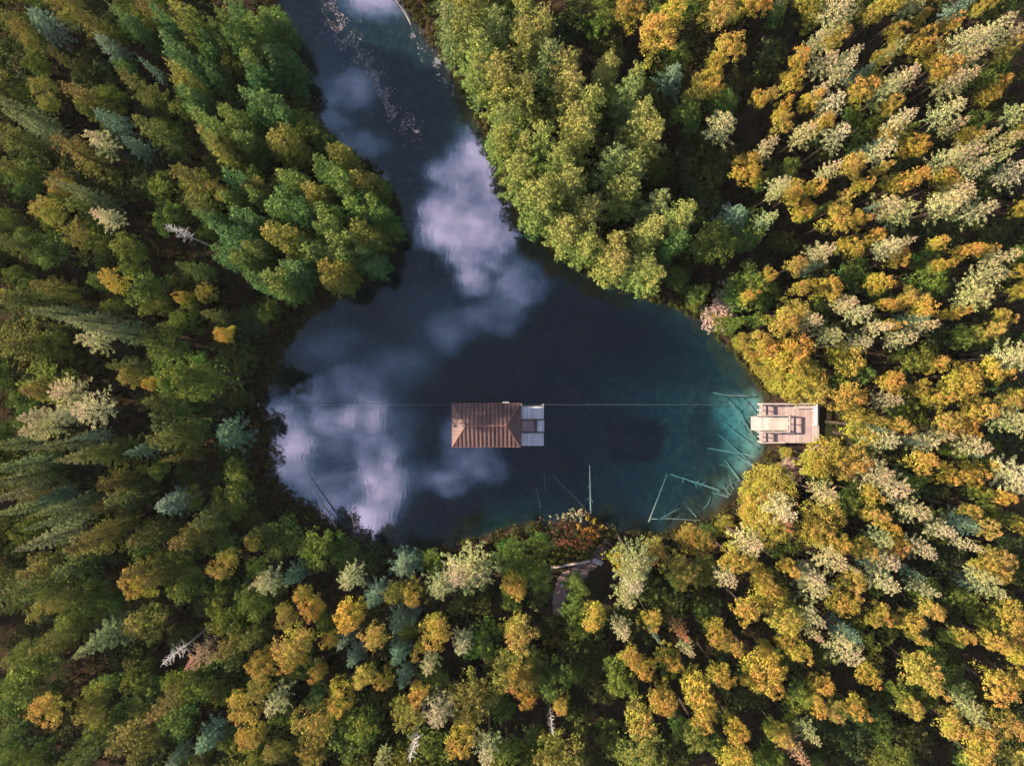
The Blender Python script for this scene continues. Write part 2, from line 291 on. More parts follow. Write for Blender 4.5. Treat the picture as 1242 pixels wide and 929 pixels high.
def ground_material():
    m, nt, out = nodes_of('forest_floor_and_spring_bed'); k = N(nt)
    p = k.pos(); sx = k.n('ShaderNodeSeparateXYZ'); k.link(p, sx.inputs[0])
    litter = k.mix(k.range(k.noise(p, 0.9, 5.0, 0.65), 0.35, 0.65), rgb(.018, .012, .009), rgb(.046, .029, .019))
    litter = k.mix(k.range(k.noise(p, 0.23, 3.0), 0.52, 0.68), litter, rgb(.022, .026, .010))
    sand = k.math('MULTIPLY', k.range(sx.outputs['X'], 14, 31, 0, 1, True), k.range(sx.outputs['Y'], 4, -3, 0, 1, True))   # pale sand shelf before the dock
    sand = k.math('MULTIPLY_ADD', sand, .65, k.math('MULTIPLY', k.noise(p, 0.24, 5.0, 0.65), .50))
    bed = k.mix(k.range(sand, .66, 1.0, 0, 1, True), rgb(.012, .016, .019), rgb(.17, .21, .20))
    bed = k.mix(k.range(k.noise(p, 1.3, 5.0, 0.65), 0.47, 0.68, 0, .8), bed, rgb(.035, .04, .025))
    weed = k.mix(k.range(k.noise(p, 0.7, 4.0), 0.4, 0.6), rgb(.018, .013, .009), rgb(.04, .028, .017))
    bed = k.mix(k.range(sx.outputs['Z'], -0.9, -0.25), bed, weed)                      # weed belt along the edge
    c = k.mix(k.range(sx.outputs['Z'], -0.06, 0.04), bed, litter)
    bs = k.n('ShaderNodeBsdfDiffuse'); k.link(c, bs.inputs['Color']); k.link(bs.outputs[0], out.inputs[0])
    return m
def build_ground():
    a = np.arange(-76, 76.01, 0.8); far = np.array([90, 115, 160, 260, 500, 1200, 3000.0])
    c = np.concatenate([-far[::-1], a, far]); n = len(c)
    X, Y = np.meshgrid(c, c); Z = ground(X, Y)
    v = np.stack([X, Y, Z], -1).reshape(-1, 3)
    f = [(j * n + i, j * n + i + 1, (j + 1) * n + i + 1, (j + 1) * n + i) for j in range(n - 1) for i in range(n - 1)]
    o = mesh_obj('ground', v, f, ground_material(), smooth=True)
    tag(o, 'brown forest floor dipping below the spring as its bed', 'ground', kind='structure')
build_ground()

def water_material():
    m, nt, out = nodes_of('spring_water'); k = N(nt)
    p = k.pos()
    mp = k.n('ShaderNodeMapping'); k.link(p, mp.inputs[0]); mp.inputs['Scale'].default_value = (1.6, 0.45, 1.0)
    h = k.math('ADD', k.noise(mp.outputs[0], 1.5, 3.0, 0.6), k.math('MULTIPLY', k.noise(p, 0.18, 2.0), 1.6))
    b = k.n('ShaderNodeBump'); b.inputs['Strength'].default_value = 0.055; b.inputs['Distance'].default_value = 0.03; k.link(h, b.inputs['Height'])
    g = k.n('ShaderNodeBsdfGlossy'); g.inputs['Roughness'].default_value = 0.03; k.link(b.outputs[0], g.inputs['Normal'])
    t = k.n('ShaderNodeBsdfTransparent'); t.inputs['Color'].default_value = rgb(.93, .97, .98)
    ge = k.n('ShaderNodeNewGeometry'); dt = k.n('ShaderNodeVectorMath', operation='DOT_PRODUCT')
    k.link(ge.outputs['Incoming'], dt.inputs[0]); k.link(ge.outputs['Normal'], dt.inputs[1])
    fr = k.math('MULTIPLY_ADD', k.math('POWER', k.math('SUBTRACT', 1.0, k.math('ABSOLUTE', dt.outputs['Value']), clamp=True), 5.0), 0.936, 0.064)
    mx = k.n('ShaderNodeMixShader'); k.link(fr, mx.inputs[0]); k.link(t.outputs[0], mx.inputs[1]); k.link(g.outputs[0], mx.inputs[2])
    k.link(mx.outputs[0], out.inputs['Surface'])
    va = k.n('ShaderNodeVolumeAbsorption'); va.inputs['Color'].default_value = rgb(.03, .73, .83); va.inputs['Density'].default_value = WATER_DENSITY
    k.link(va.outputs[0], out.inputs['Volume'])
    return m
WATER_DENSITY = 0.27
def build_water():
    b = MB().box(-60, 60, -40, 90, -14, 0.0)
    tag(b.build('spring_water', water_material()), 'clear dark blue spring water with cloud reflections', 'water', kind='structure')
build_water()

# ---------------------------------------------------------------- foliage
def unit(a): return a / np.maximum(np.linalg.norm(a, axis=-1, keepdims=True), 1e-9)
def leaf_quads(c, nrm, size, rng, jit=0.6, asp=0.62):
    """rhombic leaf sprays at centres c, facing roughly nrm"""
    n = len(c); nr = unit(nrm + jit * rng.normal(size=(n, 3)))
    a = unit(np.cross(nr, rng.normal(size=(n, 3)))); b = np.cross(nr, a)
    s = (size * rng.uniform(0.65, 1.35, n))[:, None] * 0.5
    lift = nr * s * rng.uniform(-0.35, 0.35, (n, 1))
    return np.stack([c + a * s + lift, c + b * s * asp - lift, c - a * s + lift, c - b * s * asp - lift], 1)
def ball_dirs(n, rng, up=0.35):
    d = rng.normal(size=(n, 3)); d[:, 2] += up
    return unit(d)
def clumps(cs, rad, per, size, rng, up=0.4, jit=0.38, squash=0.8):
    """small leafy balls at centres cs"""
    m = len(cs); d = ball_dirs(m * per, rng, up)
    rr = np.repeat(np.broadcast_to(rad, (m,)), per)[:, None] * rng.uniform(0.55, 1.08, (m * per, 1))
    c = np.repeat(cs, per, 0) + d * rr * np.array([1, 1, squash])
    return leaf_quads(c, d, size, rng, jit)
def broadleaf(h, rad, rng, lobes=7, low=0.30, knobs=11, per=15, size=0.27, kr=0.40, asp=None):
    """round crown of uneven lobes, each lobe knobbly with leaf clusters"""
    zc = h * (low + 1) / 2; az = h * (1 - low) / 2; cs = []
    for i in range(lobes):
        if i == 0: c = np.array([rng.normal(0, .12) * rad, rng.normal(0, .12) * rad, zc + az * .45]); lr = rad * .55
        else:
            an = i * 2.4 + rng.uniform(-.4, .4); rr = rad * rng.uniform(.42, .68)
            c = np.array([math.cos(an) * rr, math.sin(an) * rr, zc + az * rng.uniform(-.55, .45)]); lr = rad * rng.uniform(.36, .52)
        d = ball_dirs(knobs, rng, .55)
        cs.append(c + d * lr * np.array([1, 1, 1.15]) * rng.uniform(.75, 1.05, (knobs, 1)))
    cs = np.concatenate(cs); cs[:, 2] = np.clip(cs[:, 2], h * low * .8, h - kr * .5)
    q = clumps(cs, kr * rng.uniform(.7, 1.25, len(cs)), per, size, rng)
    inner = clumps(np.stack([rng.normal(0, rad * .3, 10), rng.normal(0, rad * .3, 10), rng.uniform(zc - az * .7, zc + az * .3, 10)], 1), rad * .35, 14, size * 1.5, rng)
    return np.concatenate([q, inner])
def conifer(h, rad, rng, low=0.22, levels=15, arms=7, kr=0.25, per=8, size=0.26, droop=0.25, power=0.85, ragged=0.35, top=0.0, lift=0.0, out_only=0.3, jit=0.7):
    """whorls of foliage-bearing arms round a leader; ragged = how much arm length varies"""
    cs, tipd = [], []
    for L in range(levels):
        t = (L + rng.uniform(-.25, .25)) / levels
        z = h * (low + (1 - low) * t); env = rad * (max(1 - t, 0) ** power * (1 - top) + top * (1 - t ** 4)) + .10
        na = max(3, int(round(arms * (0.55 + 0.45 * env / rad)))); off = rng.uniform(0, 6.28)
        for a in range(na):
            an = off + 6.283 * a / na + rng.normal(0, .18); ln = env * (1 + ragged * rng.uniform(-1, .45))
            k = max(2, int(ln / (kr * 1.25)) + 1)
            for s in np.linspace(out_only, 1, k):
                cs.append((math.cos(an) * ln * s, math.sin(an) * ln * s, z - droop * ln * s * s + lift * ln * s)); tipd.append((math.cos(an), math.sin(an), .9))
    cs = np.array(cs); cs[:, 2] = np.minimum(cs[:, 2], h)
    q = clumps(cs, kr * rng.uniform(.75, 1.2, len(cs)), per, size, rng, up=.5, jit=jit, squash=.6)
    tip = np.stack([rng.normal(0, .05, 10), rng.normal(0, .05, 10), np.linspace(h - .5, h + .35, 10)], 1)
    return np.concatenate([q, leaf_quads(tip, np.tile((0.7, 0, .4), (10, 1)), size * .8, rng, 1.0)])
def whorled(h, rad, rng, low=.4, levels=12, arms=7, power=.7, ragged=.4, droop=.1, width=.34, size=.21, dens=15, tipk=.17, tips=9):
    """whorls of flat feathery branches with puffed tips, pointed at the top"""
    C, Nn, tp = [], [], []
    for L in range(levels):
        t = (L + rng.uniform(-.3, .3)) / levels; z = h * (low + (1 - low) * min(max(t, 0), 1)); env = rad * max(1 - t, 0.02) ** power + .12
        na = max(4, int(round(arms * (.6 + .4 * env / rad)))); off = rng.uniform(0, 6.28)
        for a in range(na):
            an = off + 6.283 * a / na + rng.normal(0, .16); ln = env * (1 + ragged * rng.uniform(-1, .4)); u = np.array([math.cos(an), math.sin(an)])
            n = max(5, int(ln * dens)); q = rng.uniform(.12, 1, n) ** .8; w = rng.normal(0, 1, n) * width * (.35 + ln * .25) * (1.05 - q * .75)
            C.append(np.stack([u[0] * ln * q - u[1] * w, u[1] * ln * q + u[0] * w, z - droop * ln * q * q + rng.normal(0, .06, n) - np.abs(w) * .25], 1))
            Nn.append(np.tile((u[0] * .5, u[1] * .5, 1.0), (n, 1))); tp.append((u[0] * ln, u[1] * ln, z - droop * ln))
    q = leaf_quads(np.concatenate(C), np.concatenate(Nn), size, rng, .45, .5)
    tp = np.array(tp); q2 = clumps(tp, tipk * rng.uniform(.6, 1.2, len(tp)), tips, size * .9, rng, .5, .7, .7)
    tip = np.stack([rng.normal(0, .05, 12), rng.normal(0, .05, 12), np.linspace(h - .6, h + .35, 12)], 1)
    return np.concatenate([q, q2, leaf_quads(tip, np.tile((.7, 0, .4), (12, 1)), size * .8, rng, 1.0)])
def cedar(h, rad, rng):
    """several leaders of different height, each a dense plume"""
    qs = []
    n = rng.integers(4, 6)
    for i in range(n):
        an = i * 6.283 / n + rng.uniform(-.5, .5); rr = rad * (0.12 if i == 0 else rng.uniform(.42, .62)); hh = h * (1 if i == 0 else rng.uniform(.66, .9))
        q = conifer(hh, rad * rng.uniform(.48, .62), rng, low=.2, levels=10, arms=6, kr=.34, per=12, size=.24, jit=.42, droop=-.35, power=.55, ragged=.3, top=.25)
        qs.append(q + np.array([math.cos(an) * rr, math.sin(an) * rr, 0]))
    return np.concatenate(qs)
def plume_pine(h, rad, rng):
    """tall column of upswept, puffy sprays"""
    return conifer(h, rad, rng, low=.18, levels=14, arms=6, kr=.40, per=17, size=.24, droop=-.55, power=.45, ragged=.42, top=.3, jit=.42)

def trunk_mesh(h, r, rng, limbs=0, low=0.3, spread=1.0, lean=0.25):
    b = MB(); bend = rng.normal(0, lean, 2)
    P = lambda t: (bend[0] * t * (1 - t) * 2, bend[1] * t * (1 - t) * 2, -0.3 + (h + .3) * t)
    ts = [0, .04, .2, .45, .7, .97]
    b.tube([P(t) for t in ts], [r * 1.5, r * 1.1, r * .92, r * .7, r * .42, r * .08], 7)
    for i in range(limbs):
        t = low + (0.9 - low) * (i + .5) / limbs; an = i * 2.4 + rng.uniform(-.4, .4); ln = spread * (1.1 - t) * rng.uniform(.7, 1.1)
        p = Vector(P(t)); e = p + Vector((math.cos(an) * ln, math.sin(an) * ln, ln * .55))
        b.tube([p, (p + e) / 2 + Vector((0, 0, -.05 * ln)), e], [r * .35 * (1.2 - t), r * .22 * (1.2 - t), r * .06], 5)
    me = bpy.data.meshes.new('trunk'); me.from_pydata(b.v, [], b.f); me.update()
    return me
def bare_branches(h, rng, spread=1.6, n=16, low=.35, r=.10, up=.5, twigs=4):
    b = MB()
    for i in range(n):
        t = low + (0.98 - low) * (i + .5) / n; an = i * 2.4 + rng.uniform(-.5, .5); ln = spread * (1.25 - t) * rng.uniform(.6, 1.15)
        p = Vector((0, 0, h * t)); d = Vector((math.cos(an), math.sin(an), up)).normalized()
        pts = [p + d * ln * s + Vector(rng.normal(0, .05, 3)) * s for s in (0, .35, .7, 1)]
        pts[0] = p
        b.tube(pts, [r * .6, r * .45, r * .3, r * .12], 5)
        for j in range(twigs):
            s = rng.uniform(.3, .95); q = p + d * ln * s; dd = (d + Vector(rng.normal(0, .6, 3))).normalized(); l2 = ln * rng.uniform(.2, .45)
            b.tube([q, q + dd * l2 * .6, q + dd * l2 + Vector((0, 0, .06))], [r * .3, r * .2, r * .08], 4)
    me = bpy.data.meshes.new('branches'); me.from_pydata(b.v, [], b.f); me.update()
    return me

# kind: name, words, category, number of meshes, unit height, unit radius, height range, colours (linear), group
KINDS = {
 'G': ('golden_broadleaf_tree', 'golden-orange broadleaf tree', 'tree', 8, 12.0, 2.0, (10.5, 13.5), [(.385,.25,.052),(.355,.24,.052),(.40,.265,.060),(.36,.26,.068),(.335,.235,.050)]),
 'Y': ('olive_gold_tree', 'olive-gold broadleaf tree', 'tree', 8, 12.0, 2.2, (10.0, 13.0), [(.25,.205,.048),(.22,.195,.046),(.27,.215,.055),(.20,.185,.046)]),
 'V': ('olive_cedar_tree', 'olive-gold cone-crowned cedar', 'conifer', 7, 12.5, 2.2, (11.0, 14.5), [(.165,.140,.042),(.14,.132,.038),(.19,.152,.046),(.125,.132,.038),(.108,.130,.040)]),  # palette darkened for the shaded sides these western crowns turn to view
 'O': ('green_broadleaf_tree', 'green leafy broadleaf tree', 'tree', 6, 10.0, 2.1, (8.0, 11.0), [(.12,.165,.034),(.15,.18,.036),(.10,.155,.036)]),
 'P': ('pale_conifer_tree', 'pale cream ragged conifer', 'conifer', 8, 14.0, 1.9, (12.0, 14.5), [(.42,.355,.19),(.37,.325,.165),(.45,.375,.22),(.34,.325,.145),(.40,.33,.18)]),
 'T': ('blue_green_spruce', 'blue-green spruce', 'conifer', 4, 11.0, 1.6, (10.0, 12.5), [(.125,.205,.125),(.11,.19,.11),(.165,.235,.15)]),
 'C': ('cedar_tree', 'dense green many-topped cedar', 'conifer', 5, 13.0, 2.3, (11.5, 15.0), [(.125,.205,.058),(.145,.215,.056),(.11,.19,.064),(.25,.235,.056),(.165,.215,.056)]),
 'W': ('plume_pine', 'yellow-green plumed pine', 'conifer', 5, 15.0, 1.9, (13.0, 16.5), [(.26,.27,.072),(.235,.265,.074),(.29,.285,.078),(.19,.24,.085)]),
 'S': ('pointed_spruce', 'narrow grey-green pointed spruce', 'conifer', 4, 15.0, 1.7, (13.5, 17.0), [(.18,.19,.08),(.20,.21,.095),(.15,.175,.075)]),
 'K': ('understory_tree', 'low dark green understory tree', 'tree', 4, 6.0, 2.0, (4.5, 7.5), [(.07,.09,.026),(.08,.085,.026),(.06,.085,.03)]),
 'D': ('dead_tree', 'bare bleached dead tree', 'tree', 2, 12.0, 1.8, (11.0, 12.5), [(1, 1, 1)]),
 'R': ('dying_conifer', 'rusty pink dying conifer', 'conifer', 2, 13.0, 1.4, (11.5, 13.5), [(.42, .15, .085), (.38, .20, .14)]),
 'B': ('pale_shrub', 'pinkish-tan twiggy shrub', 'shrub', 2, 3.0, 1.7, (3.2, 4.4), [(.50,.36,.29),(.54,.40,.33)]),
}
def crown_quads(k, h, rad, rng):
    if k == 'G': return broadleaf(h, rad, rng, lobes=8, low=.50, knobs=14, per=24, size=.18, kr=.36)
    if k == 'Y': return broadleaf(h, rad, rng, lobes=9, low=.46, knobs=14, per=23, size=.185, kr=.39)
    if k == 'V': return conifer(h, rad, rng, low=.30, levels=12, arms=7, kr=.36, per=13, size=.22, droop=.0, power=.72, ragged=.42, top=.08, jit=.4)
    if k == 'O': return broadleaf(h, rad, rng, lobes=8, low=.38, knobs=13, per=21, size=.21, kr=.41)
    if k == 'K': return broadleaf(h, rad, rng, lobes=7, low=.15, knobs=11, per=12, size=.30, kr=.42)
    if k == 'P': return whorled(h, rad, rng, low=.64, levels=9, arms=8, power=.6, ragged=.5, droop=-.12, width=.30, size=.19, dens=14, tipk=.24, tips=13)
    if k == 'T': return whorled(h, rad, rng, low=.52, levels=11, arms=8, power=.75, ragged=.35, droop=.22, width=.32, size=.20, dens=17, tipk=.16)
    if k == 'C': return cedar(h, rad, rng)
    if k == 'W': return plume_pine(h, rad, rng)
    if k == 'S': return whorled(h, rad, rng, low=.36, levels=20, arms=8, power=.95, ragged=.25, droop=.32, width=.30, size=.21, dens=18, tipk=.12, tips=6)
    if k == 'R': return whorled(h, rad, rng, low=.5, levels=14, arms=7, power=.9, ragged=.4, droop=.2, width=.22, size=.17, dens=14, tipk=.11, tips=6)
    if k == 'B': return broadleaf(h, rad, rng, lobes=7, low=.12, knobs=16, per=10, size=.16, kr=.22)
PROTO = {}
for ki, (k, (nm, words, cat, nv, h0, r0, hr, cols)) in enumerate(KINDS.items()):
    for v in range(nv):
        rng = np.random.default_rng(1000 + 37 * ki + v)
        tm = trunk_mesh(h0 * (.96 if k in 'PTSRD' else .86), .03 + .013 * h0, rng, 0 if k in 'PTSRWCD' else 7, .35, r0 * 1.1)
        if k == 'D':
            tm.materials.append(M_DEAD); cm = bare_branches(h0, rng, 1.7, 44, .5, .062, .45, 6); cm.materials.append(M_DEAD)
        else:
            tm.materials.append(M_BARK); cm = quad_mesh('crown', crown_quads(k, h0, r0, rng), M_LEAF)
        PROTO[k, v] = (tm, cm)

# ---------------------------------------------------------------- placing and describing the trees
WORDS = ['no', 'one', 'two', 'three', 'four', 'five', 'six']
def lengths(m, step):
    """metres -> raft-lengths (eleven metres) in words"""
    q = int(round(m / 11.0 / step)); whole, fr = divmod(q * step, 1.0); whole = int(whole)
    f = {0.0: '', 0.5: 'half', 0.25: 'quarter', 0.75: 'three-quarters'}[fr]
    if whole and f: return WORDS[whole] + '-and-' + f
    return f or WORDS[whole]
LANDMARKS = [('raft', gx(605), gy(515)), ('dock', gx(955), gy(513)), ('wooded point', gx(480), gy(265)), ('path railing', gx(695), gy(686)),
             ('dead white snag', gx(222), gy(283)), ('orange-red conifer', gx(243), gy(796))]
used_labels = set()
def where(x, y, step):
    nm, lx, ly = min(LANDMARKS, key=lambda q: math.hypot(x - q[1], y - q[2]))
    dx, dy = x - lx, y - ly
    a, b = lengths(abs(dx), step), lengths(abs(dy), step)
    hor = '' if a == 'no' else f"{a} raft-length{'s' if abs(dx) > 11 * 1.1 else ''} {'right' if dx > 0 else 'left'}"
    ver = '' if b == 'no' else f"{b} {'above' if dy > 0 else 'below'}"
    if hor and ver: return f"{hor}, {ver} the {nm}"
    if hor: return f"{hor} of the {nm}"
    if ver: return f"{b} raft-length{'s' if abs(dy) > 11 * 1.1 else ''} {'above' if dy > 0 else 'below'} the {nm}"
    return f"right beside the {nm}"
def label_for(words, x, y, rad):
    sizes = ['small', 'slim', 'mid-sized', 'broad', 'very broad']
    s = sizes[min(4, int(max(0, (rad - 0.9) / 0.45)))]
    for step in (0.5, 0.25):
        for extra in (s, s + ' uneven', s + ' leaning', s + ' ragged', s + ' dense')[:1 if step == .5 else 5]:
            t = f"{extra} {words} {where(x, y, step)}"
            if t not in used_labels:
                used_labels.add(t); return t
    used_labels.add(t); return t
GROUPS = {'V': 'olive-gold cedars of the western forest', 'G': 'golden broadleaf trees of the forest', 'Y': 'olive-gold trees of the forest', 'O': 'green broadleaf trees of the forest', 'P': 'pale conifers of the forest',
 'T': 'blue-green spruces of the forest', 'C': 'cedars on the river bank and wooded point', 'W': 'plumed pines of the bright grove', 'S': 'pointed spruces of the forest',
 'K': 'dark understory trees in the forest gaps', 'D': 'bare dead trees among the crowns', 'R': 'rusty dying conifers among the crowns', 'B': 'twiggy shrubs on the shore'}
SPECIAL = {}   # (kind, block index, x, y) -> own label
TREES = []
prng = random.Random(7)
def parse():
    for bi, ((x0, y0, s), text) in enumerate(SURVEY):
        for e in text.replace('\n', ' ').split(';'):
            e = e.split()
            if e: yield e[0], x0 + float(e[1]) / s, y0 + float(e[2]) / s, float(e[3]) / s
def height_scale(px, py):
    """trees right at the left-hand shore are lower: they stand in the shade of those behind"""
    d = float(shore_distance(gx(px), gy(py)))
    return d
bi_hash = lambda a, b: (math.sin(a * 12.9898 + b * 78.233) * 43758.5453) % 1.0
for k, px, py, rp in [(k, px + (17 if k in 'PG' and 725 < px < 760 and 640 < py < 730 else 0), py, rp) for k, px, py, rp in parse()] + [('O', 240, 462, 26), ('O', 226, 452, 24), ('Y', 914, 577, 26), ('Y', 930, 598, 30), ('Y', 920, 622, 23), ('Y', 905, 597, 20), ('Y', 889, 427, 12), ('G', 900, 440, 12), ('Y', 910, 453, 13), ('Y', 919, 466, 12), ('O', 926, 478, 10), ('O', 872, 402, 13), ('Y', 862, 398, 10), ('Y', 905, 574, 11), ('G', 893, 606, 12), ('Y', 873, 624, 13), ('O', 852, 636, 12), ('B', 877, 380, 22), ('B', 868, 390, 18), ('B', 886, 366, 16)]:
    if k in 'GYOPTSCV' and any(k == q[0] and math.hypot(px - q[1], py - q[2]) < 5 for q in TREES): continue
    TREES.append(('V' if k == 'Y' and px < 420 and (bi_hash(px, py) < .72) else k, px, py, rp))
def add_tree(k, x, y, h, rad, v, rot, col, label, group):
    nm, words, cat, nv, h0, r0, hr, cols = KINDS[k]
    z = float(ground(x, y)); e = empty(nm, (x, y, max(z, 0.02) - .03), rot)
    e.scale = (rad / r0, rad / r0, h / h0)
    tag(e, label, cat, group)
    tm, cm = PROTO[k, v]
    t = bpy.data.objects.new('trunk', tm); COL.objects.link(t); t.parent = e
    c = bpy.data.objects.new('branches' if k == 'D' else 'crown', cm); COL.objects.link(c); c.parent = e; c.color = (*col, 1)
    return e
placed = []
for i, (k, px, py, rp) in enumerate(TREES):
    nm, words, cat, nv, h0, r0, hr, cols = KINDS[k]
    h = prng.uniform(*hr)
    edge = math.hypot(px - 621, py - 464) / 776
    west = px < 420 and 340 < py < 660
    if (px, py) in ((240, 462), (226, 452)): h = 20.5  # two tall trees added so their shadow falls on the raft roof
    elif west: h *= 0.62 + 0.38 * min(1, max(0, (330 - px) / 130))
    zc = h * (.78 if k in 'PTSWCRV' else .74)
    s = (CAM_H - zc) / CAM_H
    x, y = gx(px, zc), gy(py, zc)
    for _ in range(6):
        if float(shore_distance(x, y)) < -.6 or h < 4.5 or k in 'PW': break
        h *= .8; zc = h * .74; s = (CAM_H - zc) / CAM_H; x, y = gx(px, zc), gy(py, zc)
    rad = rp * .1 * s * (1.10 if k in 'GYOKV' else 1.06)
    if k in 'S': rad = max(1.2, rad * .85)
    d = float(shore_distance(x, y))
    for _ in range(12):                                                   # keep every foot on dry land
        if d < -0.5: break
        e_ = .2
        g = np.array([float(shore_distance(x + e_, y)) - d, float(shore_distance(x, y + e_)) - d]); g /= max(np.linalg.norm(g), 1e-6)
        x -= g[0] * max(.4, d + .6) * .7; y -= g[1] * max(.4, d + .6) * .7
        d = float(shore_distance(x, y))
    if k == 'Y' and px > 850: cols = [(.37, .285, .055), (.34, .275, .055), (.38, .28, .065)]     # brightest yellow round the dock
    dxl, dxr, dyl, dyr = gx(922), gx(996), gy(542), gy(484)                  # no trunk through the dock
    if dxl < x < dxr and dyl < y < dyr:
        x, y = min(((dxr + .3, y), (x, dyl - .35), (x, dyr + .35)), key=lambda q: abs(q[0] - x) + abs(q[1] - y))
    c = cols[prng.randrange(len(cols))]; j = prng.uniform(.88, 1.12) * (1 + .13 * float(wob(x, y, .09, 5.0))); c = tuple(min(.6, q * j * prng.uniform(.94, 1.06)) for q in c)
    placed.append((x, y, rad, h, k))
    # labels are told apart by where the crown shows
    lab = label_for(words, gx(px), gy(py), rad)
    add_tree(k, x, y, h, rad, prng.randrange(nv), prng.uniform(0, 6.28), c, lab, GROUPS[k])

# gaps in the survey: low dark trees where the photograph shows shaded green between the crowns
P = np.array([(p[0], p[1], p[2], p[3]) for p in placed])
frng = random.Random(21); extra = 0
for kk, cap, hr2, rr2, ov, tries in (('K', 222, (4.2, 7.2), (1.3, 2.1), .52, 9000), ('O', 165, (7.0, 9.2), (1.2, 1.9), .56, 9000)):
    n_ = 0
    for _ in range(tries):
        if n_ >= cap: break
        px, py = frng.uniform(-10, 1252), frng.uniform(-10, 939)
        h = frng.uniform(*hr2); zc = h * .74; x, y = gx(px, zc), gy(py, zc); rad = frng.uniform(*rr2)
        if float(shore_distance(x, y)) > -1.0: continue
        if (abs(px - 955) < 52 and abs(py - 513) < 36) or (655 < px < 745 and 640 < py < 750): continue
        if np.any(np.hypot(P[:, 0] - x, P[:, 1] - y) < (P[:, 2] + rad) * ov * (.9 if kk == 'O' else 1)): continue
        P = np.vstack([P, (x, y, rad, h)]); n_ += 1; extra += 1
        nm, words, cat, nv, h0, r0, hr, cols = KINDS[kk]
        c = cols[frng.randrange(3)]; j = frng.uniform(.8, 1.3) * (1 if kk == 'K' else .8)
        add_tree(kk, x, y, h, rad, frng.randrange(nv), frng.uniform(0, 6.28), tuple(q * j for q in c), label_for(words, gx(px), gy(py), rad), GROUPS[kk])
print('TREES', len(placed), 'extra', extra, 'labels', len(used_labels))

# the forest goes on beyond the picture: one mass (it throws the long shadows that come in from the sunny side)
def outer_forest():
    rr = np.random.default_rng(5); qs = []; n = 0
    for _ in range(900):
        x, y = rr.uniform(-92, 68), rr.uniform(-58, 62)
        if -57 < x < 57 and -42 < y < 42: continue
        if float(shore_distance(x, y)) > -1.5: continue
        k = 'YOGPC'[rr.integers(5)]; nm, words, cat, nv, h0, r0, hr, cols = KINDS[k]
        me = PROTO[k, int(rr.integers(nv))][1]; a = np.empty(len(me.vertices) * 3, np.float32); me.vertices.foreach_get('co', a); a = a.reshape(-1, 4, 3)[::2]
        an = rr.uniform(0, 6.28); cs, sn = math.cos(an), math.sin(an); sc = rr.uniform(.9, 1.25); hz = rr.uniform(*hr) / h0
        b = np.stack([(a[..., 0] * cs - a[..., 1] * sn) * sc + x, (a[..., 0] * sn + a[..., 1] * cs) * sc + y, a[..., 2] * hz + .4], -1); qs.append(b); n += 1
        if n >= 260: break
    o = bpy.data.objects.new('distant_forest', quad_mesh('distant_forest', np.concatenate(qs), M_LEAF)); COL.objects.link(o); o.color = (.14, .12, .03, 1)
    tag(o, 'mass of forest crowns beyond the surveyed trees', 'forest', kind='stuff')
outer_forest()

# undergrowth on the forest floor
def undergrowth():
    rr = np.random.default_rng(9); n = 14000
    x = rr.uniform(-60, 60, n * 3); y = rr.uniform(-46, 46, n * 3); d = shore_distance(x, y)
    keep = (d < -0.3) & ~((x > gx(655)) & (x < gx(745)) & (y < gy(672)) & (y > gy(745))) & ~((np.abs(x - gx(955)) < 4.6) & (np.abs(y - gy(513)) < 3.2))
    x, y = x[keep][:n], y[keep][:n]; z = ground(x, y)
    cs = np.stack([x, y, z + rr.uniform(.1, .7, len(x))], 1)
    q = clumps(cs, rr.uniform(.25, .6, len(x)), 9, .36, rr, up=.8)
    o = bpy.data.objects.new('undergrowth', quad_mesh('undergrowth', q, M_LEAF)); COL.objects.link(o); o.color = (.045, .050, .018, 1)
    tag(o, 'dark low leafy undergrowth on the forest floor', 'undergrowth', kind='stuff')
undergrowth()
def bank_shrubs():
    rr = np.random.default_rng(12); x = rr.uniform(-36, 36, 60000); y = rr.uniform(-24, 48, 60000); d = shore_distance(x, y)
    keep = (d < .25) & (d > -2.6) & ~((np.abs(x - gx(955)) < 4.6) & (np.abs(y - gy(513)) < 3.2)) & ~((x > gx(655)) & (x < gx(745)) & (y < gy(625)))
    keep &= rr.uniform(0, 1, len(x)) < np.clip(.5 + .6 * wob(x, y, 1.1, 4.0), .12, 1)
    x, y = x[keep][:3000], y[keep][:3000]; z = np.maximum(ground(x, y), 0) + rr.uniform(.05, .9, len(x)) * (shore_distance(x, y) < -.3)
    q = clumps(np.stack([x, y, z], 1), rr.uniform(.22, .5, len(x)), 10, .30, rr, up=.8); q[..., 2] = np.maximum(q[..., 2], .012)
    o = bpy.data.objects.new('bank_shrubbery', quad_mesh('bank_shrubbery', q, M_LEAF)); COL.objects.link(o); o.color = (.060, .048, .016, 1)
    tag(o, 'low brownish green shrubbery fringing the spring and river banks', 'shrubbery', kind='stuff')
bank_shrubs()
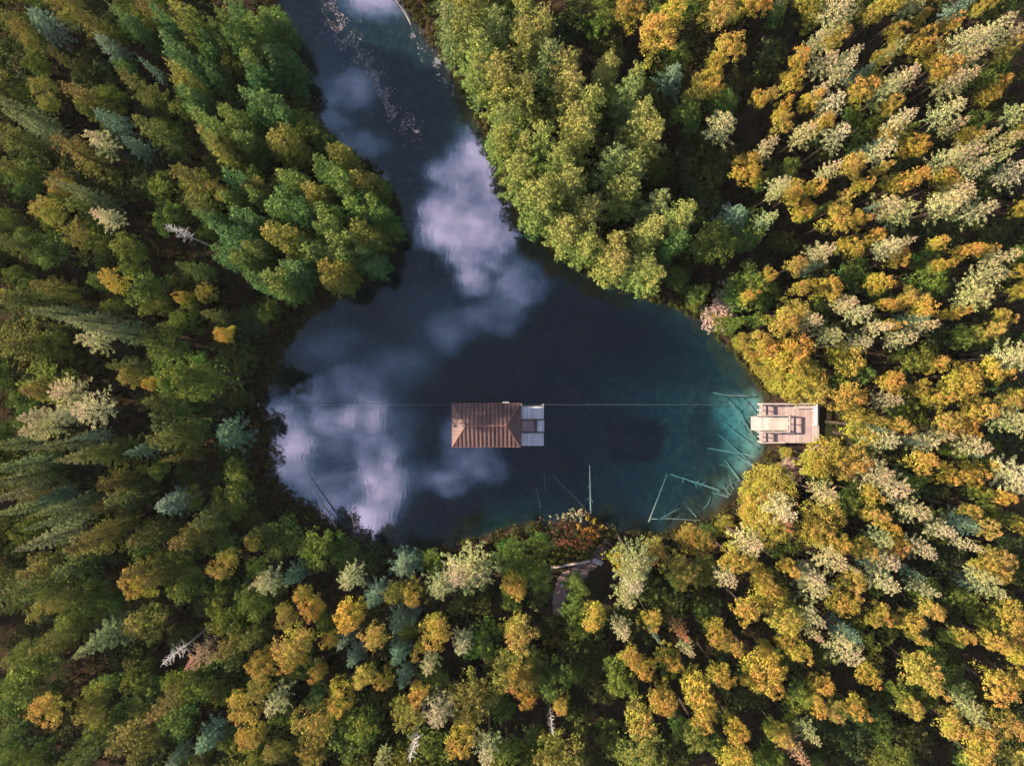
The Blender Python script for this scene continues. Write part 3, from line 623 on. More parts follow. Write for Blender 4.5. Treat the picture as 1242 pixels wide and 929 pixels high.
def shore_plants():
    """orange and rust marsh plants on the low bank beside the path"""
    for name, lab, col, n, ex, size, seed in (
        ('marsh_grass', 'rust-red marsh plants on the low bank above the path', (.17, .080, .048), 300, (655, 735, 632, 668), .24, 3),
        ('orange_reeds', 'bright orange reeds on the bank beside the pale tree', (.38, .175, .036), 120, (698, 728, 634, 662), .24, 4),
        ('lily_leaves', 'pale yellowish water plants off the orange bank', (.36, .30, .17), 36, (672, 712, 616, 632), .22, 6),
        ('bank_herbs', 'green herbs between the orange bank and the railing', (.075, .085, .018), 240, (640, 722, 656, 682), .28, 8)):
        rr = np.random.default_rng(seed); px = rr.normal((ex[0] + ex[1]) / 2, (ex[1] - ex[0]) / 4.2, n); py = rr.normal((ex[2] + ex[3]) / 2, (ex[3] - ex[2]) / 4.2, n)
        x, y = gx(px), gy(py); z = np.maximum(ground(x, y), 0.0) + rr.uniform(.05, .45, n) * (0.2 if name == 'lily_leaves' else 1)
        q = clumps(np.stack([x, y, z], 1), rr.uniform(.15, .38, n) * (0.7 if name == 'lily_leaves' else 1), 10, size, rr, up=.7)
        q[..., 2] = np.maximum(q[..., 2], 0.012)
        o = bpy.data.objects.new(name, quad_mesh(name, q, M_LEAF)); COL.objects.link(o); o.color = (*col, 1)
        tag(o, lab, 'marsh plants', kind='stuff')
shore_plants()

# ---------------------------------------------------------------- the roofed raft
def build_raft():
    r = empty('observation_raft', (0, 0, 0))
    tag(r, 'roofed observation raft with ribbed red-brown roof and pale open deck, hanging on the cable', 'raft')
    hx0, hx1, hy0, hy1 = -6.75, 3.85, -7.42, -2.72
    # hull: two long floats and an end beam
    MB().box(hx0, hx1, hy0, hy0 + 1.2, -.45, .42, .08).build('float', M_DARKBOX, r)
    MB().box(hx0, hx1, hy1 - 1.2, hy1, -.45, .42, .08).build('float', M_DARKBOX, r)
    # deck under the roof, with the viewing well in its middle
    d = MB(); w = .148
    yy = hy0 + .02
    while yy < hy1 - .1:
        if yy < -6.1 or yy > -4.2: d.box(hx0, 1.02, yy, yy + w - .012, .45, .50)
        else: d.box(hx0, -5.6, yy, yy + w - .012, .45, .50); d.box(-.2, 1.02, yy, yy + w - .012, .45, .50)
        yy += w
    d.build('covered_deck', M_DECKR, r)
    # roof: hipped, ribbed
    ex0, ex1, ey0, ey1, ze, zr = -6.95, .98, -7.42, -2.36, 3.45, 4.85
    ym = (ey0 + ey1) / 2; run = 1.62; rx0, rx1 = ex0 + run, ex1 - run
    pitch = .475; amp = .075
    def rib(u):
        t = (u / pitch) % 1.0
        return amp * (1 if t < .30 else (1 - (t - .30) / .12 if t < .42 else (0 if t < .88 else (t - .88) / .12)))
    us = []
    for i in range(40):
        us += [i * pitch + q * pitch for q in (0, .30, .42, .88)]
    def slope_y(ye, name):
        xs = sorted(set([ex0, rx0, rx1, ex1] + [ex0 + u for u in us if 0 < u < ex1 - ex0])); v = []
        for x in xs:
            t = max(.004, min(1, (x - ex0) / run, (ex1 - x) / run)); zz = rib(x - ex0)
            v += [(x, ye, ze + zz), (x, ye + t * (ym - ye), ze + t * (zr - ze) + zz)]
        f = [(2 * i, 2 * i + 2, 2 * i + 3, 2 * i + 1) for i in range(len(xs) - 1)]
        return mesh_obj(name, v, f, M_ROOF, r)
    def slope_x(xe, xr, name):
        ys = sorted(set([ey0, ym, ey1] + [ey0 + u for u in us if 0 < u < ey1 - ey0])); v = []
        for y in ys:
            t = max(.004, min((y - ey0), (ey1 - y)) / (ym - ey0)); zz = rib(y - ey0) * .35
            v += [(xe, y, ze + zz), (xe + t * (xr - xe), y, ze + t * (zr - ze) + zz)]
        f = [(2 * i, 2 * i + 2, 2 * i + 3, 2 * i + 1) for i in range(len(ys) - 1)]
        return mesh_obj(name, v, f, M_ROOF, r)
    for o in (slope_y(ey0, 'roof_slope'), slope_y(ey1, 'roof_slope'), slope_x(ex0, rx0, 'roof_hip'), slope_x(ex1, rx1, 'roof_hip')):
        sm = o.modifiers.new('thickness', 'SOLIDIFY'); sm.thickness = .04; sm.offset = 0
    cap = MB().tube([(rx0, ym, zr + .05), (rx1, ym, zr + .05)], .075, 8)
    for x, y, e in ((ex0, ey0, rx0), (ex0, ey1, rx0), (ex1, ey0, rx1), (ex1, ey1, rx1)): cap.tube([(x, y, ze + .04), (e, ym, zr + .05)], .055, 6)
    cap.build('ridge_cap', M_ROOFTRIM, r)
    fb = MB(); t = .05
    fb.box(ex0 - t, ex1 + t, ey0 - t, ey0 - .005, ze - .16, ze + .03).box(ex0 - t, ex1 + t, ey1 + .005, ey1 + t, ze - .16, ze + .03)
    fb.box(ex0 - t, ex0 - .005, ey0, ey1, ze - .16, ze + .03).box(ex1 + .005, ex1 + t, ey0, ey1, ze - .16, ze + .03)
    fb.build('fascia', M_ROOFTRIM, r)
    for x in (ex0 + .45, -4.4, -1.9, ex1 - .35):
        for y in (hy0 + .12, hy1 - .12): MB().box(x - .07, x + .07, y - .07, y + .07, .5, ze - .02).build('roof_post', M_ROOFTRIM, r)
    for y in (hy0 + .12, hy1 - .12):
        b = MB()
        for z in (.85, 1.2, 1.5): b.box(ex0 + .53, ex1 - .43, y - .035, y + .035, z, z + .09)
        b.build('side_railing', M_RAIL, r)
    w_ = MB()
    for x0, x1, y0, y1 in ((-5.6, -.2, -6.16, -6.08), (-5.6, -.2, -4.22, -4.14), (-5.68, -5.6, -6.16, -4.14), (-.2, -.12, -6.16, -4.14)): w_.box(x0, x1, y0, y1, .5, 1.5, .02)
    w_.build('viewing_well', M_RAIL, r)
    # open end deck on the right
    def boards(name, x0, x1, y0, y1, z, mat, along_x=False, wd=.15, th=.06):
        b = MB()
        p, e = (y0, y1) if along_x else (x0, x1)
        while p < e - .03:
            q = min(p + wd - .012, e)
            b.box(*((x0, x1, p, q) if along_x else (p, q, y0, y1)), z - th, z); p += wd
        return b.build(name, mat, r)
    MB().box(1.06, hx1 - .02, hy0 + .02, hy1 - .02, .30, .47).build('deck_frame', M_DARKBOX, r)
    boards('side_platform', 1.14, 3.80, -4.30, -2.80, .98, M_DECKP)
    boards('side_platform', 1.14, 3.80, -7.52, -6.13, .98, M_DECKP)
    for y0, y1 in ((-4.26, -2.84), (-7.44, -6.17)): MB().box(1.18, 3.76, y0, y1, .475, .915).build('platform_locker', M_DARKBOX, r)
    boards('walkway_floor', 1.12, 3.82, -5.93, -4.42, .56, M_DECKR, True, .15, .05)
    MB().box(1.16, 2.66, -5.80, -4.50, .565, .74, .03).build('hatch_cover', M_DECKR, r)
    boards('boarding_ramp', 3.05, 3.86, -5.80, -4.50, .80, M_DECKP, False, .15, .04)
    MB().box(2.72, 2.80, -5.86, -4.44, .565, 1.45, .015).build('end_gate', M_ROOFTRIM, r)
    rl = MB().box(1.10, 3.76, -6.06, -5.97, 1.50, 1.58, .015)
    for x in (1.16, 2.45, 3.68): rl.box(x - .035, x + .035, -6.05, -5.98, .57, 1.50)
    rl.build('walkway_rail', M_WHITE, r)
    rl = MB().box(1.10, 3.76, -4.40, -4.33, 1.30, 1.36, .015)
    for x in (1.16, 2.45, 3.68): rl.box(x - .03, x + .03, -4.395, -4.335, .57, 1.30)
    rl.build('walkway_rail', M_ROOFTRIM, r)
    for x in (1.10, 3.70):
        p = MB().box(x - .05, x + .05, -2.70, -2.60, .30, 1.62, .02).build('cable_post', M_WHITE, r)
        MB().tube([(x - .10, -2.57, 1.50), (x + .10, -2.57, 1.50)], .09, 10).build('pulley', M_STEEL, p)
    for x, w2 in ((-.72, .75),):
        g = MB().box(x - w2 / 2, x + w2 / 2, -2.34, -2.19, 3.3, 3.50, .04).build('cable_winch_cover', M_WHITE, r)
build_raft()
def build_cable():
    pts = []   # a hairline across the water
    for i in range(41):
        t = i / 40; x = -30.2 + t * (30.3 + 30.2)
        pts.append((x, -2.57, 1.72 - .10 * 4 * t * (1 - t)))
    tag(MB().tube(pts, .014, 5).build('guide_cable', surface('weathered_cable', (.09, .12, .15), (.15, .18, .21), 3.0, .6, .3)), 'thin steel guide cable stretched across the spring along the raft', 'cable')
    p = empty('cable_anchor', (-30.3, -2.57, float(ground(-30.3, -2.57))))
    tag(p, 'short wooden cable anchor post on the shaded shore left of the raft', 'post')
    MB().tube([(0, 0, -.4), (0, 0, 1.7)], [.16, .13], 9).build('post', M_BARK, p)
    MB().tube([(0, 0, 1.25), (0, 0, 1.33)], .17, 9).build('cable_band', M_STEEL, p)
build_cable()

# ---------------------------------------------------------------- the boarding dock
def build_dock():
    r = empty('boarding_dock', (0, 0, 0))
    tag(r, 'pinkish wooden boarding dock with railings and a pale gangway reaching over the water', 'dock')
    Z = .95
    X = lambda zx, z=Z: gx(840 + zx / 6.195, z)
    Y = lambda zy, z=Z: gy(440 + zy / 6.195, z)
    def boards(name, x0, x1, y0, y1, mat=M_DOCK, z=Z, wd=.15, across=False, parent=r):
        b = MB(); p, e = (y0, y1) if across else (x0, x1)
        while p < e - .03:
            q = min(p + wd - .012, e)
            b.box(*((x0, x1, p, q) if across else (p, q, y0, y1)), z - .05, z); p += wd
        return b.build(name, mat, parent)
    xl, xr, yt, yb = X(518), X(932), Y(308), Y(602)
    yi1, yi2, xg = Y(398), Y(520), X(732)
    boards('upper_deck_lane', xl, xg, yi1, yt); boards('lower_deck_lane', xl, xg, yb, yi2); boards('landing_deck', xg + .003, xr, yb, yt)
    fr = MB()
    for y in (yb + .1, yi2 - .1, yi1 + .1, yt - .1): fr.box(xl + .05, xr - .05, y - .06, y + .06, Z - .24, Z - .053)
    fr.build('joists', M_BARK, r)
    for x in np.linspace(xl + .15, xr - .15, 4):
        for y in (yb + .1, yt - .1, yi1 + .1, yi2 - .1):
            g = float(ground(x, y)); MB().tube([(x, y, min(g, 0) - .4), (x, y, Z - .245)], .11, 8).build('pile', M_LOGDARK, r)
    def railing(name, a, b, n, hgt=1.05, mat=M_RAIL, cap=.17):
        a = Vector((*a, 0)); b = Vector((*b, 0)); t = (b - a).normalized(); s = Vector((-t.y, t.x, 0)); m = MB()
        def beam(z0, z1, w):
            v = [p + s * q + Vector((0, 0, z)) for z in (z0, z1) for p, q in ((a, -w / 2), (b, -w / 2), (b, w / 2), (a, w / 2))]
            m.add(v, [(3, 2, 1, 0), (4, 5, 6, 7), (0, 1, 5, 4), (1, 2, 6, 5), (2, 3, 7, 6), (3, 0, 4, 7)])
        beam(Z + hgt - .04, Z + hgt, cap); beam(Z + hgt - .20, Z + hgt - .06, .045); beam(Z + .42, Z + .54, .045)
        o = m.build(name, mat, r)
        for i in range(n):
            p = a + (b - a) * ((i + .02 if i == 0 else i - .02 if i == n - 1 else i) / (n - 1))
            q = MB().box(-.05, .05, -.05, .05, -.30, hgt - .045); ob = q.build('railing_post', mat, o); ob.location = (p.x, p.y, Z)
        return o
    T = Z + 1.05
    x_l, y_t, y_b = X(520, T), Y(309, T), Y(602, T)
    yi1t, yi2t, xgt = Y(396, T), Y(521, T), X(731, T)
    railing('railing', (x_l, y_t), (X(765, T), y_t), 4)
    railing('railing', (x_l, y_t - .10), (x_l, yi1t), 3)
    railing('railing', (x_l + .1, yi1t), (xgt - .1, yi1t), 3, cap=.10)
    railing('railing', (x_l, yi2t), (x_l, y_b + .1), 3)
    railing('railing', (x_l + .1, yi2t), (xgt - .1, yi2t), 3, cap=.12)
    railing('railing', (x_l + .1, y_b), (X(700, T), y_b), 4, cap=.12)
    railing('gate_railing', (xgt, yi1t), (xgt, yi2t), 3, cap=.14)
    # upper right: bench and the pale back railing
    railing('back_railing', (X(932, T), y_t + .05), (X(932, T), Y(468, T)), 4, mat=M_WHITE, cap=.24)
    railing('railing', (X(775, T), y_t), (X(926, T), y_t), 3)
    bz = Z + .45
    be = boards('bench', X(770, bz), X(915, bz), Y(345, bz), Y(318, bz), M_RAIL, bz, .14, True)
    for x in (X(780, bz), X(905, bz)): MB().box(x - .05, x + .05, Y(343, bz), Y(321, bz), Z + .003, bz - .055).build('bench_leg', M_RAIL, be)
    boards('edge_step', X(898), X(940) + .1, Y(596), Y(320), M_RAIL, Z + .16, .14)
    # gangway
    gz = Z + .20
    gx0, gx1 = X(440, gz), X(718, gz); gy0, gy1 = Y(506, gz), Y(404, gz)
    g = boards('gangway', gx0, gx1, gy0, gy1, M_GANG, gz, .30)
    for y in (gy0, gy1 - .07): MB().box(gx0, gx1, y, y + .07, gz - .22, gz - .052).build('gangway_beam', M_STEEL, g)
    for y in (gy0 - .05, gy1 + .002): MB().box(gx0 + .4, gx1, y, y + .048, gz - .10, gz + .30).build('gangway_kerb', M_RAIL, g)
build_dock()

# ---------------------------------------------------------------- paths, railing and sign on the bank
def path_strip(name, pts, label, seed):
    """pts: (px, py, half width px) down the middle of a trodden path"""
    rr = np.random.default_rng(seed); v, f = [], []; n = 9
    pp = np.array(pts, float); t = np.linspace(0, len(pp) - 1, len(pp) * 6); xs = np.interp(t, range(len(pp)), pp[:, 0]); ys = np.interp(t, range(len(pp)), pp[:, 1]); ws = np.interp(t, range(len(pp)), pp[:, 2])
    dx, dy = np.gradient(xs), np.gradient(ys); L = np.hypot(dx, dy); nx, ny = -dy / L, dx / L
    for i in range(len(xs)):
        w = ws[i] * (1 + .12 * rr.normal())
        for j in range(n):
            s = (j / (n - 1) * 2 - 1) * w; x, y = gx(xs[i] + nx[i] * s), gy(ys[i] + ny[i] * s)
            v.append((x, y, float(ground(x, y)) + .035 - (.06 if j in (0, n - 1) else 0)))
    for i in range(len(xs) - 1):
        for j in range(n - 1): f.append((i * n + j, i * n + j + 1, (i + 1) * n + j + 1, (i + 1) * n + j))
    tag(mesh_obj(name, v, f, M_PATH, smooth=True), label, 'path', kind='structure')
path_strip('path', [(676, 744, 6), (678, 722, 9), (686, 704, 13), (702, 692, 10), (718, 682, 7), (729, 666, 7), (737, 653, 4)], 'pinkish trodden path curving up to the bank', 1)
path_strip('footpath', [(950, 592, 5), (958, 576, 8), (966, 560, 9), (980, 549, 8), (998, 543, 6)], 'pale trodden ground beside the dock', 2)
def build_bank_rail():
    r = empty('path_railing', (0, 0, 0)); tag(r, 'weathered white wooden rail along the upper edge of the path', 'railing')
    T = 1.5
    a = Vector((gx(668, T), gy(689.5, T), 0)); b = Vector((gx(716, T), gy(681, T), 0)); d = (b - a).normalized(); s = Vector((-d.y, d.x, 0)) * .07
    m = MB(); mid = (a + b) / 2 + d * .6
    for p, q in ((a, mid - d * .03), (mid + d * .03, b)):
        for z0, z1 in ((1.42, 1.50), (.95, 1.05)):
            v = [u + w + Vector((0, 0, z)) for z in (z0, z1) for u, w in ((p, -s), (q, -s), (q, s), (p, s))]
            m.add(v, [(3, 2, 1, 0), (4, 5, 6, 7), (0, 1, 5, 4), (1, 2, 6, 5), (2, 3, 7, 6), (3, 0, 4, 7)])
    m.build('rail', M_RAIL, r)
    for t in (.03, .33, .64, .97):
        p = a + (b - a) * t; g = float(ground(p.x, p.y)); o = MB().box(-.06, .06, -.06, .06, g - .3, 1.415).build('post', M_RAIL, r); o.location = (p.x, p.y, 0)
    # tilted sign board at the end of the rail
    z = 1.3; sx_, sy_ = gx(724.5, z), gy(681, z); g = float(ground(sx_, sy_))
    e = empty('trail_sign', (sx_, sy_, g), R(-22)); tag(e, 'small tilted pale sign board at the right end of the path railing', 'sign')
    o = MB().box(-.58, .58, -.32, .32, -.03, .03, .01).build('sign_board', M_WHITE, e); o.location = (0, 0, 1.0); o.rotation_euler = (R(28), 0, 0)
    k = MB()
    for x0, x1, y0, y1 in ((-.48, -.05, .02, .24), (.04, .48, -.04, .24), (-.48, -.05, -.24, -.04), (.10, .48, -.24, -.10)): k.box(x0, x1, y0, y1, .031, .036)
    ob = k.build('sign_panels', surface('sign_print', (.30, .27, .30), (.45, .40, .42), 6.0, 0.6), o)
    for x in (-.4, .4): MB().box(x - .05, x + .05, -.05, .05, -.3, .95).build('sign_post', M_RAIL, e)
    p = empty('marker_post', (gx(681.5, .8), gy(708, .8), float(ground(gx(681.5), gy(708))))); tag(p, 'short pale marker post at the left edge of the path below the railing', 'post')
    MB().box(-.08, .08, -.08, .08, -.3, .75, .03).build('post', M_RAIL, p); MB().box(-.16, .16, -.11, .11, .755, .82, .02).build('post_cap', M_WHITE, p)
build_bank_rail()

# ---------------------------------------------------------------- fallen trunks, sunken and leaning
def log(p0, p1, r0, r1, label, mat=M_LOG, twigs=0, bow=0.0, seed=0, name='sunken_log', grp='sunken logs on the bed of the spring'):
    """p = (px, py, z): the end of the log shows at that pixel at height z"""
    rr = np.random.default_rng(seed)
    if name == 'sunken_log':                                  # let it sink towards the bed
        def sink(q):
            g = float(ground(gx(q[0], q[2]), gy(q[1], q[2]))) + .22
            return (q[0], q[1], max(g, 2.4 * q[2], -2.4)) if g < q[2] < 0 else q
        p0, p1 = sink(p0), sink(p1)
    a = Vector((gx(p0[0], p0[2]), gy(p0[1], p0[2]), p0[2])); b = Vector((gx(p1[0], p1[2]), gy(p1[1], p1[2]), p1[2]))
    d = b - a; s = Vector((-d.y, d.x, 0)).normalized(); pts, rad = [], []
    for i in range(9):
        t = i / 8; pts.append(a + d * t + s * (bow * 4 * t * (1 - t) + rr.normal(0, .02)) - Vector((0, 0, 0))); rad.append((r0 + (r1 - r0) * t) * (.62 if name == 'sunken_log' else 1) * rr.uniform(.93, 1.07))
    m = MB().tube([p - a for p in pts], rad, 8)
    o = m.build(name, mat, smooth=True); o.location = a
    tag(o, label, 'log', grp)
    tw = MB()
    for i in range(twigs):
        t = rr.uniform(.15, .98); q = d * t; dd = (d.normalized() * rr.uniform(.2, .8) + s * rr.choice((-1, 1)) * rr.uniform(.3, .9) + Vector((0, 0, rr.uniform(0, .3)))).normalized(); L = rr.uniform(.25, .85)
        tw.tube([q, q + dd * L * .5, q + dd * L], [r1 * .35, r1 * .25, r1 * .12], 5)
    if twigs: tw.build('broken_branches', mat, o)
    return o
LOGS = [
 ((715, 564, -.35), (717, 623, -.1), .09, .16, 'pale upright-lying log in the water straight above the orange reeds', 3, .0),
 ((809, 575, -.5), (787, 633, .25), .07, .15, 'long pale slanting pole rising from deep water to the lower shore', 0, .0),
 ((813, 575, -1.2), (877, 596, -.7), .11, .20, 'teal sunken log running down right towards the shore twigs', 8, .0),
 ((858, 544, -1.0), (921, 554, -.6), .10, .26, 'thick teal log lying level in the water just below the dock', 5, .06),
 ((894, 552, -.7), (915, 566, -.3), .10, .16, 'short stout sunken log under the tip of the big yellow tree', 2, 0),
 ((879, 558, -.7), (897, 582, -.1), .07, .13, 'thin pale log pointing steeply at the big yellow tree', 0, .0),
 ((863, 597, -.6), (885, 603, -.1), .06, .12, 'small pale log left of the big yellow tree foot', 0, 0),
 ((846, 621, -.8), (862, 602, -.7), .06, .10, 'curved thin sunken branch above the lower right shore', 0, -.35),
 ((802, 628, -.25), (825, 616, -.4), .12, .06, 'short pale stick slanting up beside the long pole', 2, 0),
 ((790, 629, -.2), (864, 632, -.2), .10, .06, 'long thin log lying level along the lower shore', 3, .1),
 ((834, 615, -.7), (845, 627, -.3), .06, .10, 'short teal sunken stick near the golden shore tree', 0, 0),
 ((671, 577, -1.2), (712, 619, -.5), .06, .12, 'faint slanting sunken log left of the pale upright log', 4, 0),
 ((659, 570, -1.3), (662, 595, -.9), .05, .08, 'faint short sunken stick below the raft deck', 2, 0),
 ((650, 590, -1.1), (656, 616, -.4), .05, .09, 'faint sunken stick reaching the bank of rust-red plants', 2, 0),
 ((865, 476, -.35), (913, 480, -.1), .08, .11, 'slender log lying level in the water above the dock', 0, -.2),
 ((872, 527, -1.1), (915, 565, -.3), .06, .11, 'thin sunken log crossing the thick teal log', 0, 0),
 ((884, 486, -1.0), (921, 538, -.5), .08, .13, 'teal sunken log slanting down beside the gangway', 9, 0),
 ((893, 505, -1.0), (925, 530, -.5), .06, .12, 'sunken branchy log under the gangway tip', 9, .1),
 ((878, 513, -1.4), (922, 545, -.6), .07, .12, 'sunken branchy log just below the gangway', 9, -.1),
 ((896, 478, -.9), (926, 512, -.5), .05, .10, 'sunken thin log between gangway and upper shore', 6, 0),
 ((872, 564, -.9), (886, 568, -.6), .05, .08, 'tiny curved sunken stick left of the thin pale log', 0, .15),
 ((884, 574, -.8), (889, 594, -.3), .06, .09, 'sunken twiggy stick standing at the yellow tree foot', 7, 0),
 ((878, 596, -.5), (892, 580, -.3), .06, .08, 'sunken twiggy stick crossing the shore by the yellow tree', 7, 0),
 ((876, 588, -.6), (886, 601, -.2), .05, .08, 'sunken twiggy stick lowest beside the yellow tree', 6, 0),
]
for i, (a, b, r0, r1, lab, tw, bow) in enumerate(LOGS): log(a, b, r0, r1, lab, M_BARK if i in (11, 12, 13) else M_LOGDARK if i in (19, 21) else M_LOG, tw, bow, i)
log((373, 576, .35), (408, 640, 1.6), .03, .09, 'pale dead trunk leaning out over the cloud reflection from the lower left shore', M_SNAG, 3, .0, 40, 'leaning_snag', None)
log((424, 622, .3), (430, 640, 1.2), .03, .06, 'short dead stick leaning over the brightest cloud reflection', M_LOGDARK, 2, .1, 41, 'leaning_stick', None)
log((474, -4, .25), (499, 31, .2), .06, .14, 'pale floating log along the right bank of the river near the top edge', M_SNAG, 0, .25, 42, 'floating_log', None)
log((346, 498, .3), (322, 510, .9), .03, .09, 'grey forked branch reaching over the water by the cable end', M_SNAG, 6, .1, 43, 'leaning_branch', None)

# floating scum and leaves on the river
def floating_bits():
    def lay(name, lab, line, n, spread, size, col, seed):
        rr = np.random.default_rng(seed); L = np.array(line, float); t = rr.uniform(0, len(L) - 1, n)
        px = np.interp(t, range(len(L)), L[:, 0]) + rr.normal(0, 1, n) * spread * np.interp(t, range(len(L)), L[:, 2]); py = np.interp(t, range(len(L)), L[:, 1]) + rr.normal(0, spread, n)
        keep = np.sin(px * .31 + 1.7 * np.sin(py * .17)) + np.sin(py * .23 + px * .11) > -.5
        px, py = px[keep], py[keep]; q = []
        for a, b in zip(px, py):
            x, y = gx(a), gy(b); an = rr.normal(-.95, .5); l = size * rr.lognormal(0, .45); w = l * rr.uniform(.25, .6); c, s = math.cos(an), math.sin(an)
            q.append([(x + c * u - s * v, y + s * u + c * v, .006) for u, v in ((-l, 0), (-l * .1, -w), (l, rr.uniform(-.2, .2) * l), (l * .2, w))])
        z = np.linspace(.004, .03, len(q)); q = np.array(q); q[..., 2] = z[:, None]
        m, nt, out = nodes_of('floating_' + name); k = N(nt); d = k.n('ShaderNodeBsdfDiffuse')
        k.link(k.mix(k.n('ShaderNodeNewGeometry').outputs['Random Per Island'], rgb(*[v * .55 for v in col]), rgb(*col)), d.inputs[0]); k.link(d.outputs[0], out.inputs[0])
        o = bpy.data.objects.new(name, quad_mesh(name, q, m)); COL.objects.link(o); tag(o, lab, 'floating leaves', kind='stuff')
    lay('floating_leaves', 'drifting line of leaves and scum down the middle of the river', [(398, 5, .6), (416, 40, 1.1), (440, 75, 1.0), (455, 95, .7), (468, 118, .5), (478, 140, .4), (505, 160, .6)], 2400, 8, .075, (.25, .205, .21), 1)
    lay('floating_foam', 'pale foam streaks near the right river bank', [(497, 42, .5), (512, 66, .8), (527, 72, .5), (536, 92, .7), (549, 112, .5)], 90, 6, .15, (.17, .17, .20), 2)
    lay('bank_foam', 'thin pale foam along the left bank of the wooded point', [(378, 110, .4), (398, 150, .5), (430, 172, .5), (455, 198, .5)], 120, 6, .09, (.30, .28, .32), 3)
floating_bits()

# ---------------------------------------------------------------- sky with clouds, sun
SUN_EL, SUN_AZ = R(25.0), R(-8.0)
travel = Vector((math.cos(SUN_EL) * math.cos(SUN_AZ), math.cos(SUN_EL) * math.sin(SUN_AZ), -math.sin(SUN_EL)))
to_sun = -travel
sd = bpy.data.lights.new('sun', 'SUN'); sd.energy = 5.0; sd.angle = R(0.55); sd.color = (1.0, .83, .62)
so = bpy.data.objects.new('sun', sd); COL.objects.link(so); so.rotation_euler = travel.to_track_quat('-Z', 'Y').to_euler(); so.location = (0, 0, 60)
CLOUDS = [  # where in the sky (as the reflected photo pixel), radii, thickness
 (450, 0, 40, 26, .95), (430, 108, 30, 24, .40), (440, 172, 36, 12, .42), (460, 206, 10, 12, .4), (405, 150, 20, 14, .3), (392, 120, 12, 30, .2),
 (580, 178, 34, 30, .95), (545, 208, 26, 18, .70), (590, 225, 42, 44, .85), (545, 262, 34, 30, .95), (575, 290, 40, 40, .95), (604, 262, 34, 44, .75), (572, 335, 22, 24, .98), (520, 285, 22, 16, .5),
 (625, 345, 40, 34, .52), (600, 388, 40, 18, .34), (548, 400, 26, 28, .26), (500, 442, 40, 22, .16), (400, 412, 40, 18, .18), (375, 470, 26, 20, .26), (425, 460, 18, 22, .2),
 (352, 545, 24, 40, .88), (404, 506, 30, 18, .52), (440, 510, 30, 28, .66), (452, 555, 26, 26, .70), (400, 590, 36, 22, .50), (462, 590, 26, 34, .80), (450, 632, 26, 30, 1.0), (480, 600, 20, 30, .5), (430, 655, 22, 16, .8), (338, 505, 16, 14, .5), (395, 622, 20, 14, .55),
 (415, 545, 92, 92, .40), (590, 250, 62, 100, .30), (440, 440, 90, 40, .13), (550, 380, 80, 40, .14), (415, 90, 40, 70, .12),
 (568, 552, 36, 22, .50), (545, 582, 24, 16, .50), (590, 572, 22, 18, .40), (546, 522, 12, 20, .44), (510, 575, 22, 22, .32)]
CLOUD_HOLES = [(390, 550, 20, 11, .28), (420, 566, 12, 10, .2), (505, 540, 12, 26, .4), (594, 330, 14, 10, .5), (440, 600, 10, 12, .3)]
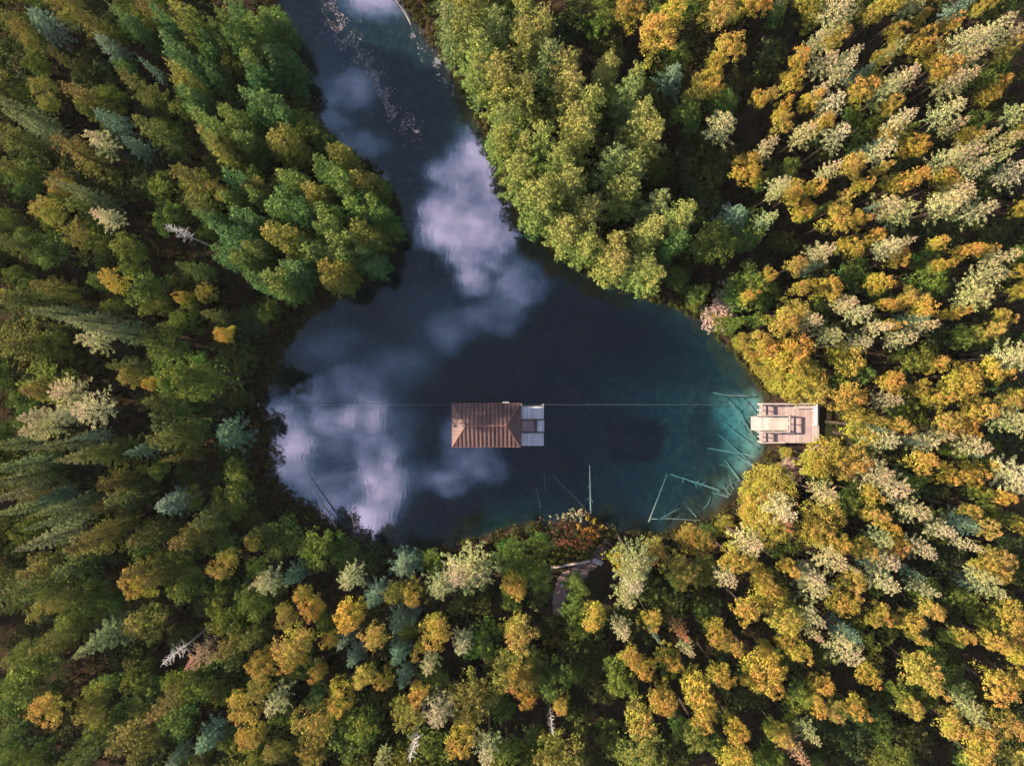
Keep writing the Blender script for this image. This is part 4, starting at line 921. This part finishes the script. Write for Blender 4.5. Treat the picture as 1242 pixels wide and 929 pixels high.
def build_world():
    w = bpy.data.worlds.new('World'); scene.world = w; w.use_nodes = True
    nt = w.node_tree; nt.nodes.clear(); k = N(nt); out = k.n('ShaderNodeOutputWorld')
    sky = k.n('ShaderNodeTexSky', sky_type='NISHITA', sun_disc=False); sky.sun_elevation = SUN_EL; sky.sun_rotation = math.atan2(to_sun.x, to_sun.y) % (2 * math.pi)
    sky.altitude = 200; sky.air_density = 1.0; sky.dust_density = 1.3; sky.ozone_density = 1.0
    tc = k.n('ShaderNodeTexCoord'); s = k.n('ShaderNodeSeparateXYZ'); k.link(tc.outputs['Generated'], s.inputs[0])
    z = k.math('MAXIMUM', s.outputs['Z'], .08)
    u = k.math('DIVIDE', s.outputs['X'], z); v = k.math('DIVIDE', s.outputs['Y'], z)
    cv = k.n('ShaderNodeCombineXYZ'); k.link(u, cv.inputs[0]); k.link(v, cv.inputs[1])
    # break the cloud edges up with turbulence
    n1 = k.n('ShaderNodeTexNoise'); k.link(cv.outputs[0], n1.inputs['Vector']); n1.inputs['Scale'].default_value = 10; n1.inputs['Detail'].default_value = 9; n1.inputs['Roughness'].default_value = .68
    sub = k.n('ShaderNodeVectorMath', operation='SUBTRACT'); k.link(n1.outputs['Color'], sub.inputs[0]); sub.inputs[1].default_value = (.5, .5, .5)
    sc = k.n('ShaderNodeVectorMath', operation='SCALE'); k.link(sub.outputs[0], sc.inputs[0]); sc.inputs['Scale'].default_value = .095
    ad = k.n('ShaderNodeVectorMath', operation='ADD'); k.link(cv.outputs[0], ad.inputs[0]); k.link(sc.outputs[0], ad.inputs[1])
    s2 = k.n('ShaderNodeSeparateXYZ'); k.link(ad.outputs[0], s2.inputs[0])
    def blob(px, py, rx, ry, a):
        dx = k.math('MULTIPLY', k.math('SUBTRACT', s2.outputs[0], gx(px) / CAM_H), CAM_H * 10 / rx)
        dy = k.math('MULTIPLY', k.math('SUBTRACT', s2.outputs[1], gy(py) / CAM_H), CAM_H * 10 / ry)
        d2 = k.math('MULTIPLY_ADD', dx, dx, k.math('MULTIPLY', dy, dy))
        return k.math('MULTIPLY', k.range(d2, 1.75, .0, 0, 1, True), a)
    tot = None
    for c in CLOUDS:                                       # 1 - product(1 - a): overlapping puffs thicken one another
        b = k.math('SUBTRACT', 1.0, blob(*c)); tot = b if tot is None else k.math('MULTIPLY', tot, b)
    tot = k.math('SUBTRACT', 1.0, tot)
    for c in CLOUD_HOLES: tot = k.math('MULTIPLY', tot, k.math('SUBTRACT', 1.0, blob(*c)))
    far = k.math('MULTIPLY', k.range(k.noise(cv.outputs[0], 1.1, 5.0, .6), .5, .7), k.range(k.math('MAXIMUM', k.math('ABSOLUTE', u), k.math('ABSOLUTE', v)), .9, 1.5))
    tot = k.math('MULTIPLY', tot, k.range(k.noise(cv.outputs[0], 12.0, 8.0, .7), .34, .62, .30, 1.0))
    col = k.mix(k.range(tot, .15, .75), rgb(.24, .50, 1.0), rgb(.80, .69, 1.0))
    bg1 = k.n('ShaderNodeBackground'); k.link(sky.outputs[0], bg1.inputs['Color']); bg1.inputs['Strength'].default_value = SKY
    bg2 = k.n('ShaderNodeBackground'); k.link(col, bg2.inputs['Color']); k.link(k.math('MULTIPLY', k.math('POWER', tot, 1.5), CLOUD_GAIN), bg2.inputs['Strength'])
    bg3 = k.n('ShaderNodeBackground'); bg3.inputs['Color'].default_value = rgb(1.0, .86, .70); k.link(k.math('MULTIPLY', far, .80), bg3.inputs['Strength'])
    a0 = k.n('ShaderNodeAddShader'); k.link(bg1.outputs[0], a0.inputs[0]); k.link(bg3.outputs[0], a0.inputs[1])
    addsh = k.n('ShaderNodeAddShader'); k.link(a0.outputs[0], addsh.inputs[0]); k.link(bg2.outputs[0], addsh.inputs[1]); k.link(addsh.outputs[0], out.inputs[0])
SKY, CLOUD_GAIN = 0.080, 4.5
build_world()

# ---------------------------------------------------------------- thin warm haze added over the forest to lift its dark shadows
def build_added_haze():
    m, nt, out = nodes_of('added_haze'); k = N(nt)
    v = k.n('ShaderNodeVolumePrincipled'); v.inputs['Color'].default_value = rgb(.95, .90, .88); v.inputs['Density'].default_value = ADDED_HAZE; v.inputs['Anisotropy'].default_value = 0.0
    k.link(v.outputs[0], out.inputs['Volume'])
    o = MB().box(-3200, 3200, -3200, 3200, -15.2, 86).build('added_haze', m); tag(o, 'thin warm haze added over the forest to lift its shadows', 'added_haze', kind='stuff')
ADDED_HAZE = 0.00006
build_added_haze()

# ---------------------------------------------------------------- camera, straight down
cd = bpy.data.cameras.new('camera'); cd.sensor_width = 36; cd.lens = 36 * CAM_H / 124.2; cd.clip_end = 6000; cd.clip_start = .5
co = bpy.data.objects.new('camera', cd); COL.objects.link(co); co.location = (0, 0, CAM_H); co.rotation_euler = (0, 0, 0); scene.camera = co
vs = scene.view_settings; vs.view_transform = 'Standard'; vs.look = 'None'; vs.exposure = 1.62; vs.gamma = 1.0; vs.use_curve_mapping = False
cy = scene.cycles; cy.max_bounces = 4; cy.diffuse_bounces = 1; cy.glossy_bounces = 2; cy.transparent_max_bounces = 8; cy.transmission_bounces = 3; cy.volume_bounces = 0
cy.caustics_reflective = False; cy.caustics_refractive = False; cy.use_denoising = True; cy.use_adaptive_sampling = True; cy.adaptive_threshold = 0.025; cy.sample_clamp_indirect = 4.0
